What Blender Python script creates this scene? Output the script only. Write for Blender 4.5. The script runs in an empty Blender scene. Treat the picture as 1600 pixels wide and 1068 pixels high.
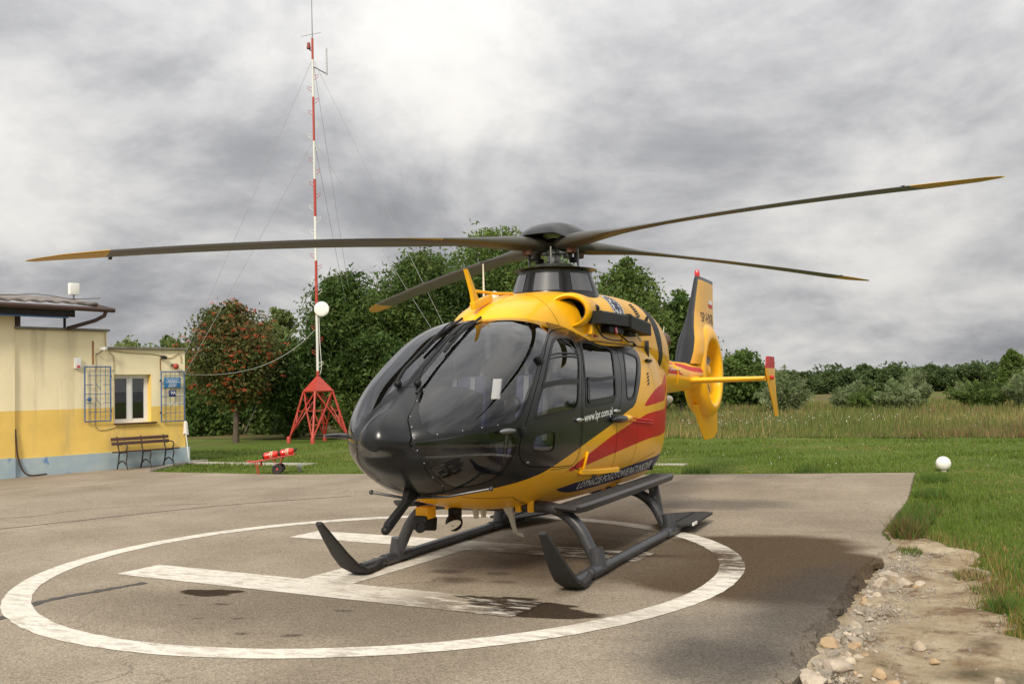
import bpy, bmesh, math, random
import numpy as np
from mathutils import Vector, Matrix
from mathutils.bvhtree import BVHTree
R = math.radians
scn = bpy.context.scene
COL = scn.collection
random.seed(7); RNG = np.random.default_rng(11)

# ------------------------------------------------------------------ camera
cam = bpy.data.cameras.new('camera'); camo = bpy.data.objects.new('camera', cam); COL.objects.link(camo)
CP = Vector((9.4897, 3.9252, 1.628)); YAW, PIT, ROL = -2.70322, 0.04932, -0.02661
fw = Vector((math.cos(YAW)*math.cos(PIT), math.sin(YAW)*math.cos(PIT), math.sin(PIT)))
rt = Vector((math.sin(YAW), -math.cos(YAW), 0)); up = rt.cross(fw)
r2 = rt*math.cos(ROL)+up*math.sin(ROL); u2 = -rt*math.sin(ROL)+up*math.cos(ROL)
m = Matrix((r2, u2, -fw)).transposed().to_4x4(); m.translation = CP
camo.matrix_world = m
cam.sensor_width = 36.0; cam.lens = 36.0*1486.9/1600; cam.clip_start = .1; cam.clip_end = 3000
scn.camera = camo
scn.render.resolution_x, scn.render.resolution_y = 1024, 683

# ------------------------------------------------------------------ light
SUN_EL, SUN_AZ = R(34), math.atan2(.14, .96)      # direction towards the sun: low, from behind the camera
sd = Vector((math.cos(SUN_EL)*math.cos(SUN_AZ), math.cos(SUN_EL)*math.sin(SUN_AZ), math.sin(SUN_EL)))
sl = bpy.data.lights.new('sun', 'SUN'); sl.energy = 2.7; sl.angle = R(12); sl.color = (1, .91, .77)
so = bpy.data.objects.new('sun', sl); COL.objects.link(so); so.rotation_euler = sd.to_track_quat('Z', 'Y').to_euler()

# ------------------------------------------------------------------ sky: broken grey cloud over a clear sky
wd = bpy.data.worlds.new('World'); scn.world = wd; wd.use_nodes = True
nt = wd.node_tree; N = nt.nodes; L = nt.links; N.clear()
def wn(t, **k):
    n = N.new(t)
    for a, b in k.items(): setattr(n, a, b)
    return n
def wmath(op, a, b=None, c=None, clamp=False):
    n = N.new('ShaderNodeMath'); n.operation = op; n.use_clamp = clamp
    for i, v in enumerate((a, b, c)):
        if v is None: continue
        if isinstance(v, (int, float)): n.inputs[i].default_value = v
        else: L.new(v, n.inputs[i])
    return n.outputs[0]
tc = wn('ShaderNodeTexCoord'); sep = wn('ShaderNodeSeparateXYZ'); L.new(tc.outputs['Generated'], sep.inputs[0])
zz = wmath('ADD', wmath('MAXIMUM', sep.outputs[2], 0.0), 0.34)
cmb = wn('ShaderNodeCombineXYZ')
L.new(wmath('DIVIDE', sep.outputs[0], zz), cmb.inputs[0]); L.new(wmath('DIVIDE', sep.outputs[1], zz), cmb.inputs[1])
cmb.inputs[2].default_value = 3.7
def cloud(scale, detail, rough, off, dist=0.0, stretch=(1, 1, 1), rot=0.0):
    mp = wn('ShaderNodeMapping'); mp.inputs['Location'].default_value = off; mp.inputs['Scale'].default_value = stretch
    mp.inputs['Rotation'].default_value = (0, 0, rot)
    L.new(cmb.outputs[0], mp.inputs[0])
    n = wn('ShaderNodeTexNoise'); n.inputs['Scale'].default_value = scale; n.inputs['Detail'].default_value = detail
    n.inputs['Roughness'].default_value = rough; n.inputs['Distortion'].default_value = dist
    L.new(mp.outputs[0], n.inputs['Vector']); return n.outputs['Fac']
c1 = cloud(.62, 3.0, .5, (1.3, 2.6, 0), .5)
c2 = cloud(1.7, 10.0, .56, (6.7, 6.4, 0), .35)
c3 = cloud(5.5, 9.0, .6, (9.3, 1.2, 2), .15)
mixv = wmath('ADD', wmath('ADD', wmath('MULTIPLY', c1, .50), .036), wmath('ADD', wmath('MULTIPLY', c2, .62), wmath('MULTIPLY', c3, .19)))
rp = wn('ShaderNodeValToRGB'); L.new(mixv, rp.inputs[0]); e = rp.color_ramp; e.interpolation = 'B_SPLINE'
e.elements[0].position = .49; e.elements[0].color = (.19, .193, .203, 1)
e.elements[1].position = .92; e.elements[1].color = (.68, .655, .615, 1)
for pos, c in ((.585, (.265, .267, .280, 1)), (.66, (.40, .40, .405, 1)), (.75, (.55, .54, .52, 1))):
    x = e.elements.new(pos); x.color = c
# overcast gradient: an overcast sky is brighter overhead than at its horizon
elv = wmath('MAXIMUM', sep.outputs[2], 0.0)
grad = wmath('ADD', wmath('MULTIPLY', wmath('POWER', elv, 1.3), 1.75), .96)
cl = wn('ShaderNodeMix', data_type='RGBA', blend_type='MULTIPLY'); cl.inputs[0].default_value = 1
L.new(rp.outputs[0], cl.inputs[6]); gc = wn('ShaderNodeCombineXYZ')
for i in range(3): L.new(grad, gc.inputs[i])
L.new(gc.outputs[0], cl.inputs[7])
sky = wn('ShaderNodeTexSky', sky_type='NISHITA', sun_disc=False); sky.sun_elevation = SUN_EL; sky.sun_rotation = math.pi/2-SUN_AZ
skm = wn('ShaderNodeMix', data_type='RGBA', blend_type='MULTIPLY'); skm.inputs[0].default_value = 1
L.new(sky.outputs[0], skm.inputs[6]); skm.inputs[7].default_value = (.10, .10, .10, 1)
hole = wn('ShaderNodeMapRange'); L.new(cloud(1.7, 6, .55, (3.7, 2.1, 1)), hole.inputs[0])
hole.inputs[1].default_value = .66; hole.inputs[2].default_value = .74; hole.inputs[4].default_value = .8
fin_ = wn('ShaderNodeMix', data_type='RGBA'); L.new(hole.outputs[0], fin_.inputs[0]); L.new(cl.outputs[2], fin_.inputs[6]); L.new(skm.outputs[2], fin_.inputs[7])
bg = wn('ShaderNodeBackground'); bg.inputs[1].default_value = 1.0; L.new(fin_.outputs[2], bg.inputs[0])
ow = wn('ShaderNodeOutputWorld'); L.new(bg.outputs[0], ow.inputs[0])

vs = scn.view_settings; vs.view_transform = 'Standard'; vs.look = 'None'; vs.gamma = 1; vs.exposure = 0.36
vs.use_curve_mapping = False
scn.cycles.max_bounces = 10; scn.cycles.transparent_max_bounces = 24; scn.cycles.use_denoising = True

# ------------------------------------------------------------------ materials
def mat(name, col, rough=.6, metal=0.0, coat=0.0, var=0.0, vscale=8.0, bump=0.0, bscale=60.0, spec=.5, col2=None, emit=None):
    """one procedural surface: base colour with noise variation and a little relief"""
    mt = bpy.data.materials.new(name); mt.use_nodes = True
    t = mt.node_tree; b = t.nodes['Principled BSDF']
    b.inputs['Roughness'].default_value = rough; b.inputs['Metallic'].default_value = metal
    b.inputs['Coat Weight'].default_value = coat; b.inputs['Coat Roughness'].default_value = .04
    b.inputs['Specular IOR Level'].default_value = spec
    b.inputs['Base Color'].default_value = (*col, 1)
    if var or bump or col2:
        g = t.nodes.new('ShaderNodeNewGeometry')
    if var or col2:
        n = t.nodes.new('ShaderNodeTexNoise'); n.inputs['Scale'].default_value = vscale; n.inputs['Detail'].default_value = 6
        n.inputs['Roughness'].default_value = .6
        t.links.new(g.outputs['Position'], n.inputs['Vector'])
        mr = t.nodes.new('ShaderNodeMapRange'); mr.inputs[1].default_value = .32; mr.inputs[2].default_value = .68
        t.links.new(n.outputs[0], mr.inputs[0])
        mx = t.nodes.new('ShaderNodeMix'); mx.data_type = 'RGBA'
        t.links.new(mr.outputs[0], mx.inputs[0])
        c2 = col2 or tuple(c*(1+var) for c in col); c1 = col if col2 else tuple(c*(1-var) for c in col)
        mx.inputs[6].default_value = (*c1, 1); mx.inputs[7].default_value = (*c2, 1)
        t.links.new(mx.outputs[2], b.inputs['Base Color'])
        if rough < .9:
            m2 = t.nodes.new('ShaderNodeMapRange'); t.links.new(n.outputs[0], m2.inputs[0])
            m2.inputs[3].default_value = rough*.85; m2.inputs[4].default_value = min(1, rough*1.2)
            t.links.new(m2.outputs[0], b.inputs['Roughness'])
    if bump:
        n = t.nodes.new('ShaderNodeTexNoise'); n.inputs['Scale'].default_value = bscale; n.inputs['Detail'].default_value = 5
        t.links.new(g.outputs['Position'], n.inputs['Vector'])
        bp = t.nodes.new('ShaderNodeBump'); bp.inputs['Strength'].default_value = bump; bp.inputs['Distance'].default_value = .01
        t.links.new(n.outputs[0], bp.inputs['Height']); t.links.new(bp.outputs[0], b.inputs['Normal'])
    return mt
def glass(name, tint, tr=.9, rough=.01, ior=1.5):
    mt = bpy.data.materials.new(name); mt.use_nodes = True; t = mt.node_tree; t.nodes.clear()
    o = t.nodes.new('ShaderNodeOutputMaterial'); mx = t.nodes.new('ShaderNodeMixShader'); tr_ = t.nodes.new('ShaderNodeBsdfTransparent')
    gl = t.nodes.new('ShaderNodeBsdfGlossy'); fr = t.nodes.new('ShaderNodeFresnel')
    fr.inputs[0].default_value = ior; tr_.inputs[0].default_value = (*tint, 1); gl.inputs['Roughness'].default_value = rough
    a2 = t.nodes.new('ShaderNodeMath'); a2.operation = 'ADD'; a2.inputs[1].default_value = 1; t.links.new(fr.outputs[0], a2.inputs[0])
    a3 = t.nodes.new('ShaderNodeMath'); a3.operation = 'DIVIDE'; t.links.new(fr.outputs[0], a3.inputs[0]); t.links.new(a2.outputs[0], a3.inputs[1])
    a4 = t.nodes.new('ShaderNodeMath'); a4.operation = 'MULTIPLY'; a4.inputs[1].default_value = 2; t.links.new(a3.outputs[0], a4.inputs[0])   # two faces of one thin pane: 2R/(1+R)
    t.links.new(a4.outputs[0], mx.inputs[0]); t.links.new(tr_.outputs[0], mx.inputs[1]); t.links.new(gl.outputs[0], mx.inputs[2])
    t.links.new(mx.outputs[0], o.inputs[0]); return mt

# ------------------------------------------------------------------ mesh helpers
class MB:
    def __init__(s): s.v = []; s.f = []; s.m = []
    def add(s, v, f, m=0):
        o = len(s.v); s.v += [tuple(p) for p in v]
        for q in f: s.f.append(tuple(i+o for i in q)); s.m.append(m)
        return s
    def box(s, c, d, rot=None, m=0, bev=0.0):
        bm = bmesh.new(); bmesh.ops.create_cube(bm, size=1)
        for v in bm.verts: v.co = Vector((v.co.x*d[0], v.co.y*d[1], v.co.z*d[2]))
        if bev: bmesh.ops.bevel(bm, geom=bm.edges[:], offset=bev, segments=2, affect='EDGES', profile=.6)
        M = rot.to_3x3() if rot is not None else Matrix.Identity(3)
        bm.verts.index_update()
        s.add([M@v.co+Vector(c) for v in bm.verts], [[v.index for v in f.verts] for f in bm.faces], m); bm.free(); return s
    def tube(s, pts, r, n=10, m=0, caps=True, flat=1.0, up=None):
        pts = [Vector(p) for p in pts]; k = len(pts); rs = [r]*k if isinstance(r, (int, float)) else list(r)
        T = [(pts[min(i+1, k-1)]-pts[max(i-1, 0)]).normalized() for i in range(k)]
        a = Vector(up) if up else (Vector((0, 0, 1)) if abs(T[0].z) < .9 else Vector((1, 0, 0)))
        vs_ = []
        for i in range(k):
            x = T[i].cross(a)
            if x.length < 1e-4: x = T[i].orthogonal()
            x.normalize(); y = x.cross(T[i]).normalized()
            if not up: a = y
            for j in range(n):
                q = 2*math.pi*j/n; vs_.append(pts[i]+x*math.cos(q)*rs[i]+y*math.sin(q)*rs[i]*flat)
        fs = [[i*n+j, i*n+(j+1) % n, (i+1)*n+(j+1) % n, (i+1)*n+j] for i in range(k-1) for j in range(n)]
        if caps: fs += [list(range(n-1, -1, -1)), list(range((k-1)*n, k*n))]
        s.add(vs_, fs, m); return s
    def lathe(s, prof, n=32, c=(0, 0, 0), M=None, m=0, sx=1.0, sy=1.0):
        M = M or Matrix.Identity(3); vs_ = []
        for r, z in prof:
            for j in range(n):
                q = 2*math.pi*j/n; vs_.append(M@Vector((r*math.cos(q)*sx, r*math.sin(q)*sy, z))+Vector(c))
        k = len(prof); fs = [[i*n+j, i*n+(j+1) % n, (i+1)*n+(j+1) % n, (i+1)*n+j] for i in range(k-1) for j in range(n)]
        if prof[0][0] > 1e-6: fs.append(list(range(n-1, -1, -1)))
        if prof[-1][0] > 1e-6: fs.append(list(range((k-1)*n, k*n)))
        s.add(vs_, fs, m); return s
    def ball(s, c, r, n=20, k=12, m=0, sc=(1, 1, 1), M=None):
        M = M or Matrix.Identity(3)
        pr = [(max(1e-5, r*math.cos(-math.pi/2+math.pi*i/k)), r*math.sin(-math.pi/2+math.pi*i/k)) for i in range(k+1)]
        b = MB().lathe(pr, n); s.add([M@Vector((v[0]*sc[0], v[1]*sc[1], v[2]*sc[2]))+Vector(c) for v in b.v], b.f, m); return s
    def prism(s, poly, d, o=(0, 0, 0), ex=(1, 0, 0), ey=(0, 0, 1), ez=(0, 1, 0), m=0):
        o, ex, ey, ez = Vector(o), Vector(ex), Vector(ey), Vector(ez); n = len(poly)
        a = [o+ex*p[0]+ey*p[1]-ez*d/2 for p in poly]; b = [q+ez*d for q in a]
        s.add(a+b, [list(range(n)), list(range(2*n-1, n-1, -1))]+[[i, i+n, (i+1) % n+n, (i+1) % n] for i in range(n)], m); return s
    def loft(s, rings, m=0, caps=True):
        n = len(rings[0]); k = len(rings)
        fs = [[i*n+j, i*n+(j+1) % n, (i+1)*n+(j+1) % n, (i+1)*n+j] for i in range(k-1) for j in range(n)]
        if caps: fs += [list(range(n-1, -1, -1)), list(range((k-1)*n, k*n))]
        s.add([p for r in rings for p in r], fs, m); return s
    def mesh(s, name, mats, angle=40, fix=True):
        me = bpy.data.meshes.new(name); me.from_pydata(s.v, [], s.f)
        for mm in (mats if isinstance(mats, (list, tuple)) else [mats]): me.materials.append(mm)
        me.polygons.foreach_set('material_index', s.m)
        if fix:
            bm = bmesh.new(); bm.from_mesh(me); bmesh.ops.recalc_face_normals(bm, faces=bm.faces[:]); bm.to_mesh(me); bm.free()
        if angle:
            me.shade_smooth(); me.set_sharp_from_angle(angle=R(angle))
        me.update(); return me
def link(name, me, parent=None):
    o = bpy.data.objects.new(name, me); COL.objects.link(o)
    if parent is not None: o.parent = parent
    return o
def obj(name, mb, mats, parent=None, angle=40, fix=True, label=None):
    o = link(name, mb.mesh(name, mats, angle, fix), parent)
    if label: o['label'] = label
    return o
def tag(o, label, cat, group=None):
    o['label'] = label; o['category'] = cat
    if group: o['group'] = group
    return o
def thing(name, label, cat, loc=(0, 0, 0), rz=0.0, group=None):
    o = bpy.data.objects.new(name, None); COL.objects.link(o); o.location = loc; o.rotation_euler = (0, 0, rz); o.empty_display_size = .2
    return tag(o, label, cat, group)
def struct(o): o['kind'] = 'structure'; return o
def stuff(o): o['kind'] = 'stuff'; return o
def crom(pts, sub=6, closed=True):
    P = [np.array(p, float) for p in pts]; n = len(P); out = []
    for i in range(n if closed else n-1):
        p0, p1, p2, p3 = (P[(i+k-1) % n] if closed else P[min(max(i+k-1, 0), n-1)] for k in range(4))
        for j in range(sub):
            t = j/sub; out.append(.5*((2*p1)+(-p0+p2)*t+(2*p0-5*p1+4*p2-p3)*t*t+(-p0+3*p1-3*p2+p3)*t**3))
    if not closed: out.append(P[-1])
    return np.array(out)
def text_mesh(txt, size=1.0, shear=0.0, sx=1.0, fat=0.0):
    cu = bpy.data.curves.new('lettering', 'FONT'); cu.body = txt; cu.size = size; cu.shear = shear; cu.align_x = 'LEFT'; cu.resolution_u = 3; cu.offset = fat
    o = bpy.data.objects.new('lettering_tmp', cu); COL.objects.link(o)
    dg = bpy.context.evaluated_depsgraph_get(); dg.update(); me = bpy.data.meshes.new_from_object(o.evaluated_get(dg))
    bpy.data.objects.remove(o)
    bm = bmesh.new(); bm.from_mesh(me); bmesh.ops.triangulate(bm, faces=bm.faces[:]); bpy.data.meshes.remove(me)
    bm.verts.index_update()
    v = [(a.co.x*sx, a.co.y) for a in bm.verts]; f = [[a.index for a in q.verts] for q in bm.faces]; bm.free()
    return v, f
# ================================================================== the helicopter (its own frame = world: x forward, y to port, z up)
M_yel = mat('yellow_paint', (.90, .455, .009), .30, coat=.15, spec=.28, var=.05, vscale=1.7)
M_drk = mat('anthracite_paint', (.013, .014, .0155), .24, coat=.0, spec=.36, var=.10, vscale=2.2)
M_red = mat('red_paint', (.54, .008, .009), .35, coat=.0, spec=.15, var=.06, vscale=2.0)
M_blu = mat('navy_band', (.012, .012, .075), .4, spec=.25)
M_blk = mat('black_plastic', (.010, .010, .010), .5, spec=.3, var=.2, vscale=14)
M_rub = mat('rubber_frame', (.010, .010, .010), .45, spec=.3)
M_gun = mat('gunmetal_skid', (.040, .041, .045), .38, var=.25, vscale=9, bump=.08, bscale=120)
M_tread = mat('black_tread', (.022, .021, .021), .75, var=.25, vscale=20, bump=.3, bscale=260)
M_wht = mat('white_paint', (.78, .77, .73), .4)
M_ivory = mat('ivory_antenna', (.62, .58, .47), .45, var=.06)
M_sil = mat('bright_metal', (.62, .62, .62), .25, metal=1)
M_steel = mat('dull_steel', (.22, .22, .22), .4, metal=.9)
M_int = mat('cabin_lining', (.050, .050, .055), .85)
M_seat = mat('seat_fabric', (.075, .08, .15), .9, var=.2, vscale=20)
M_fr_grey = mat('seat_frame', (.25, .26, .28), .5)
M_bladem = mat('blade_skin', (.062, .060, .050), .42, var=.18, vscale=3.0)
M_bladey = mat('blade_tip_paint', (.52, .30, .03), .45, var=.12, vscale=4)
M_glass = glass('canopy_glass', (.74, .75, .77), ior=1.5)
M_glassd = glass('cabin_glass', (.62, .63, .64), ior=1.48)
M_brown = mat('elastomer', (.12, .055, .035), .6)
M_letter = mat('white_lettering', (.85, .85, .83), .5)
M_letterd = mat('dark_lettering', (.03, .03, .05), .5)
M_redlamp = mat('red_lens', (.55, .02, .02), .15, coat=.6)
M_exh = mat('exhaust_metal', (.16, .10, .07), .45, metal=.8)

heli = thing('helicopter', 'yellow and anthracite rescue helicopter parked on the painted landing circle', 'helicopter')

def spline(xs, ys):
    xs = np.array(xs, float); ys = np.array(ys, float); n = len(xs); h = np.diff(xs)
    A = np.zeros((n, n)); b = np.zeros(n); A[0, 0] = A[-1, -1] = 1
    for i in range(1, n-1):
        A[i, i-1] = h[i-1]; A[i, i] = 2*(h[i-1]+h[i]); A[i, i+1] = h[i]
        b[i] = 6*((ys[i+1]-ys[i])/h[i]-(ys[i]-ys[i-1])/h[i-1])
    mm = np.linalg.solve(A, b)
    def f(x):
        x = np.clip(np.asarray(x, float), xs[0], xs[-1]); i = np.clip(np.searchsorted(xs, x)-1, 0, n-2)
        a = (xs[i+1]-x)/h[i]; c = (x-xs[i])/h[i]
        return a*ys[i]+c*ys[i+1]+((a**3-a)*mm[i]+(c**3-c)*mm[i+1])*h[i]**2/6
    return f
class Shell:
    """lofted hull: table rows (x, half width, z of widest, top, bottom, upper and lower roundness); parameters s = sqrt(nose-x) and polar angle a"""
    def __init__(s, tab):
        T = np.array(tab); s.xt = T[0, 0]; q = np.sqrt(s.xt-T[:, 0]); s.smax = q[-1]; s.F = [spline(q, T[:, k]) for k in range(1, 7)]
    def P(s, q, a):
        q = np.asarray(q, float); a = np.asarray(a, float)
        w, zc, zt, zb, n1, n2 = [f(q) for f in s.F]; c = np.cos(a); sn = np.sin(a); n = np.where(sn > 0, n1, n2)
        r = (np.abs(c)**n+np.abs(sn)**n)**(-1/n)
        return np.stack([s.xt-q*q+0*a, w*r*c, zc+np.where(sn > 0, zt-zc, zc-zb)*r*sn], -1)
    def Nn(s, q, a):
        e = 1e-3; n = np.cross(s.P(q+e, a)-s.P(np.maximum(q-e, 1e-5), a), s.P(q, a+e)-s.P(q, a-e))
        n = n/np.maximum(np.linalg.norm(n, axis=-1, keepdims=True), 1e-12)
        return -n if s.flip() else n
    def flip(s):
        if not hasattr(s, '_f'):
            e = 1e-3; q, a = s.smax*.6, 0.1
            s._f = np.cross(s.P(q+e, a)-s.P(q-e, a), s.P(q, a+e)-s.P(q, a-e))[1] < 0
        return s._f
    def at(s, x, a):
        q = math.sqrt(max(s.xt-x, 1e-6)); P = s.P(q, a); n = s.Nn(np.array(q), np.array(a)); n = Vector(n)
        t = Vector((-1, 0, 0)); t = (t-n*t.dot(n)).normalized(); return Vector(P), n, t, n.cross(t)   # point, normal, aft tangent, upward tangent
class Cut:
    """polygons on a shell's parameter grid that can be cut along scalar fields"""
    def __init__(s, sh, qs, aa):
        s.sh = sh; nq, na = len(qs), len(aa)
        s.q = [float(v) for v in np.repeat(qs, na)]; s.a = [float(v) for v in np.tile(aa, nq)]
        s.all = [(i*na+j, i*na+j+1, (i+1)*na+j+1, (i+1)*na+j) for i in range(nq-1) for j in range(na-1)]
    def coords(s, mode):
        q = np.array(s.q); a = np.array(s.a)
        if mode == 'xa': return np.c_[s.sh.xt-q*q, a*.9]
        P = s.sh.P(q, a); return P[:, [0, 2]] if mode == 'xz' else P
    def field(s, poly, mode='xa'):
        c = s.coords(mode); p = np.array(poly, float)
        if mode == 'xa': p = p*np.array([1, .9])
        d = np.full(len(c), 1e9); ins = np.zeros(len(c), bool)
        for i in range(len(p)):
            a, b = p[i], p[(i+1) % len(p)]; e = b-a; w = c-a
            t = np.clip((w@e)/max(e@e, 1e-12), 0, 1); d = np.minimum(d, ((w-t[:, None]*e)**2).sum(1))
            cr = (a[1] > c[:, 1]) != (b[1] > c[:, 1])
            with np.errstate(divide='ignore', invalid='ignore'): xi = (b[0]-a[0])*(c[:, 1]-a[1])/(b[1]-a[1])+a[0]
            ins ^= cr & (c[:, 0] < xi)
        d = np.sqrt(d); return np.where(ins, -d, d)
    def split(s, polys, fun, lev=0.0):
        """fun() -> field values on all vertices; returns (inside: f<lev, outside)"""
        f = fun()-lev; f = np.where(np.abs(f) < 1e-9, 1e-9, f); inn, out = [], []; cache = {}; fl = f.tolist()
        for pl in polys:
            sg = [fl[i] < 0 for i in pl]
            if all(sg): inn.append(pl); continue
            if not any(sg): out.append(pl); continue
            A, B = [], []
            for k, i in enumerate(pl):
                j = pl[(k+1) % len(pl)]
                (A if sg[k] else B).append(i)
                if sg[k] != sg[(k+1) % len(pl)]:
                    key = (i, j) if i < j else (j, i)
                    if key not in cache:
                        t = fl[key[0]]/(fl[key[0]]-fl[key[1]]); cache[key] = len(s.q)
                        s.q.append(s.q[key[0]]*(1-t)+s.q[key[1]]*t); s.a.append(s.a[key[0]]*(1-t)+s.a[key[1]]*t)
                    A.append(cache[key]); B.append(cache[key])
            if len(A) > 2: inn.append(tuple(A))
            if len(B) > 2: out.append(tuple(B))
        return inn, out
    def build(s, name, groups, parent, off=0.0, sides=(1, -1), label=None, flipn=False, disp=None):
        """groups: list of (polygons, material); both sides in one mesh when sides has two entries"""
        V, F, MI, NN, mats = [], [], [], [], []
        for sd_ in sides:
            mp = {}
            for pl, mt in groups:
                if mt not in mats: mats.append(mt)
                for poly in pl:
                    idx = []
                    for i in poly:
                        if i not in mp: mp[i] = len(mp)
                        idx.append(mp[i])
                    F.append((sd_, idx, mats.index(mt)))
            ids = np.array(list(mp.keys()), int)
            if len(ids) == 0: continue
            q = np.array(s.q)[ids]; a = np.array(s.a)[ids]; P = s.sh.P(q, a); n = s.sh.Nn(q, a); P = P+n*off
            if disp:
                def D(q_, a_): p_ = s.sh.P(q_, a_); return p_+s.sh.Nn(q_, a_)*disp(p_)[..., None]
                P = D(q, a); e_ = 4e-3; n0 = n; n = np.cross(D(q+e_, a)-D(np.maximum(q-e_, 1e-4), a), D(q, a+e_)-D(q, a-e_)); n = n/np.maximum(np.linalg.norm(n, axis=1, keepdims=True), 1e-12); n = n*np.sign((n*n0).sum(1, keepdims=True)+1e-9)
                n[q < .03] = [1, 0, 0]
            if flipn: n = -n
            if sd_ < 0: P = P*[1, -1, 1]; n = n*[1, -1, 1]
            base = len(V); V += P.tolist(); NN += n.tolist()
            F = [(0, [k+base for k in x[1]], x[2]) if x[0] == sd_ and x[0] != 0 else x for x in F]
        me = bpy.data.meshes.new(name); me.from_pydata(V, [], [x[1] for x in F])
        for mt in mats: me.materials.append(mt)
        me.polygons.foreach_set('material_index', [x[2] for x in F])
        # wind every face to agree with its surface normal
        bm = bmesh.new(); bm.from_mesh(me); bm.normal_update(); bm.verts.ensure_lookup_table()
        fl = [f for f in bm.faces if f.normal.dot(Vector(NN[f.verts[0].index])) < 0]
        bmesh.ops.reverse_faces(bm, faces=fl); bm.to_mesh(me); bm.free()
        me.shade_smooth(); me.normals_split_custom_set_from_vertices(NN); me.update()
        o = link(name, me, parent)
        if label: o['label'] = label
        return o
POD = Shell([(3.47, 0, 1.23, 1.23, 1.23, 2, 2), (3.40, .26, 1.24, 1.385, 1.06, 2.1, 2), (3.20, .49, 1.265, 1.56, .91, 2.25, 2),
    (2.90, .655, 1.295, 1.775, .785, 2.55, 2.05), (2.50, .755, 1.31, 2.01, .67, 2.8, 2.15), (2.0, .80, 1.31, 2.24, .58, 3.0, 2.3),
    (1.5, .80, 1.29, 2.31, .53, 2.95, 2.45), (.8, .79, 1.27, 2.33, .495, 2.7, 2.6), (-.2, .79, 1.27, 2.33, .485, 2.6, 2.7),
    (-1.0, .785, 1.27, 2.33, .485, 2.55, 2.75), (-1.6, .71, 1.29, 2.33, .48, 2.45, 2.75), (-2.2, .56, 1.40, 2.33, .62, 2.3, 2.6),
    (-2.8, .41, 1.60, 2.28, 1.10, 2.2, 2.2), (-3.3, .24, 1.76, 2.18, 1.46, 2, 2)])
pod = Cut(POD, np.linspace(.004, POD.smax, 118), np.linspace(-math.pi/2, math.pi/2, 97))
def line(p, sub=5): return [tuple(x) for x in crom(p, sub, False)]
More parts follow.
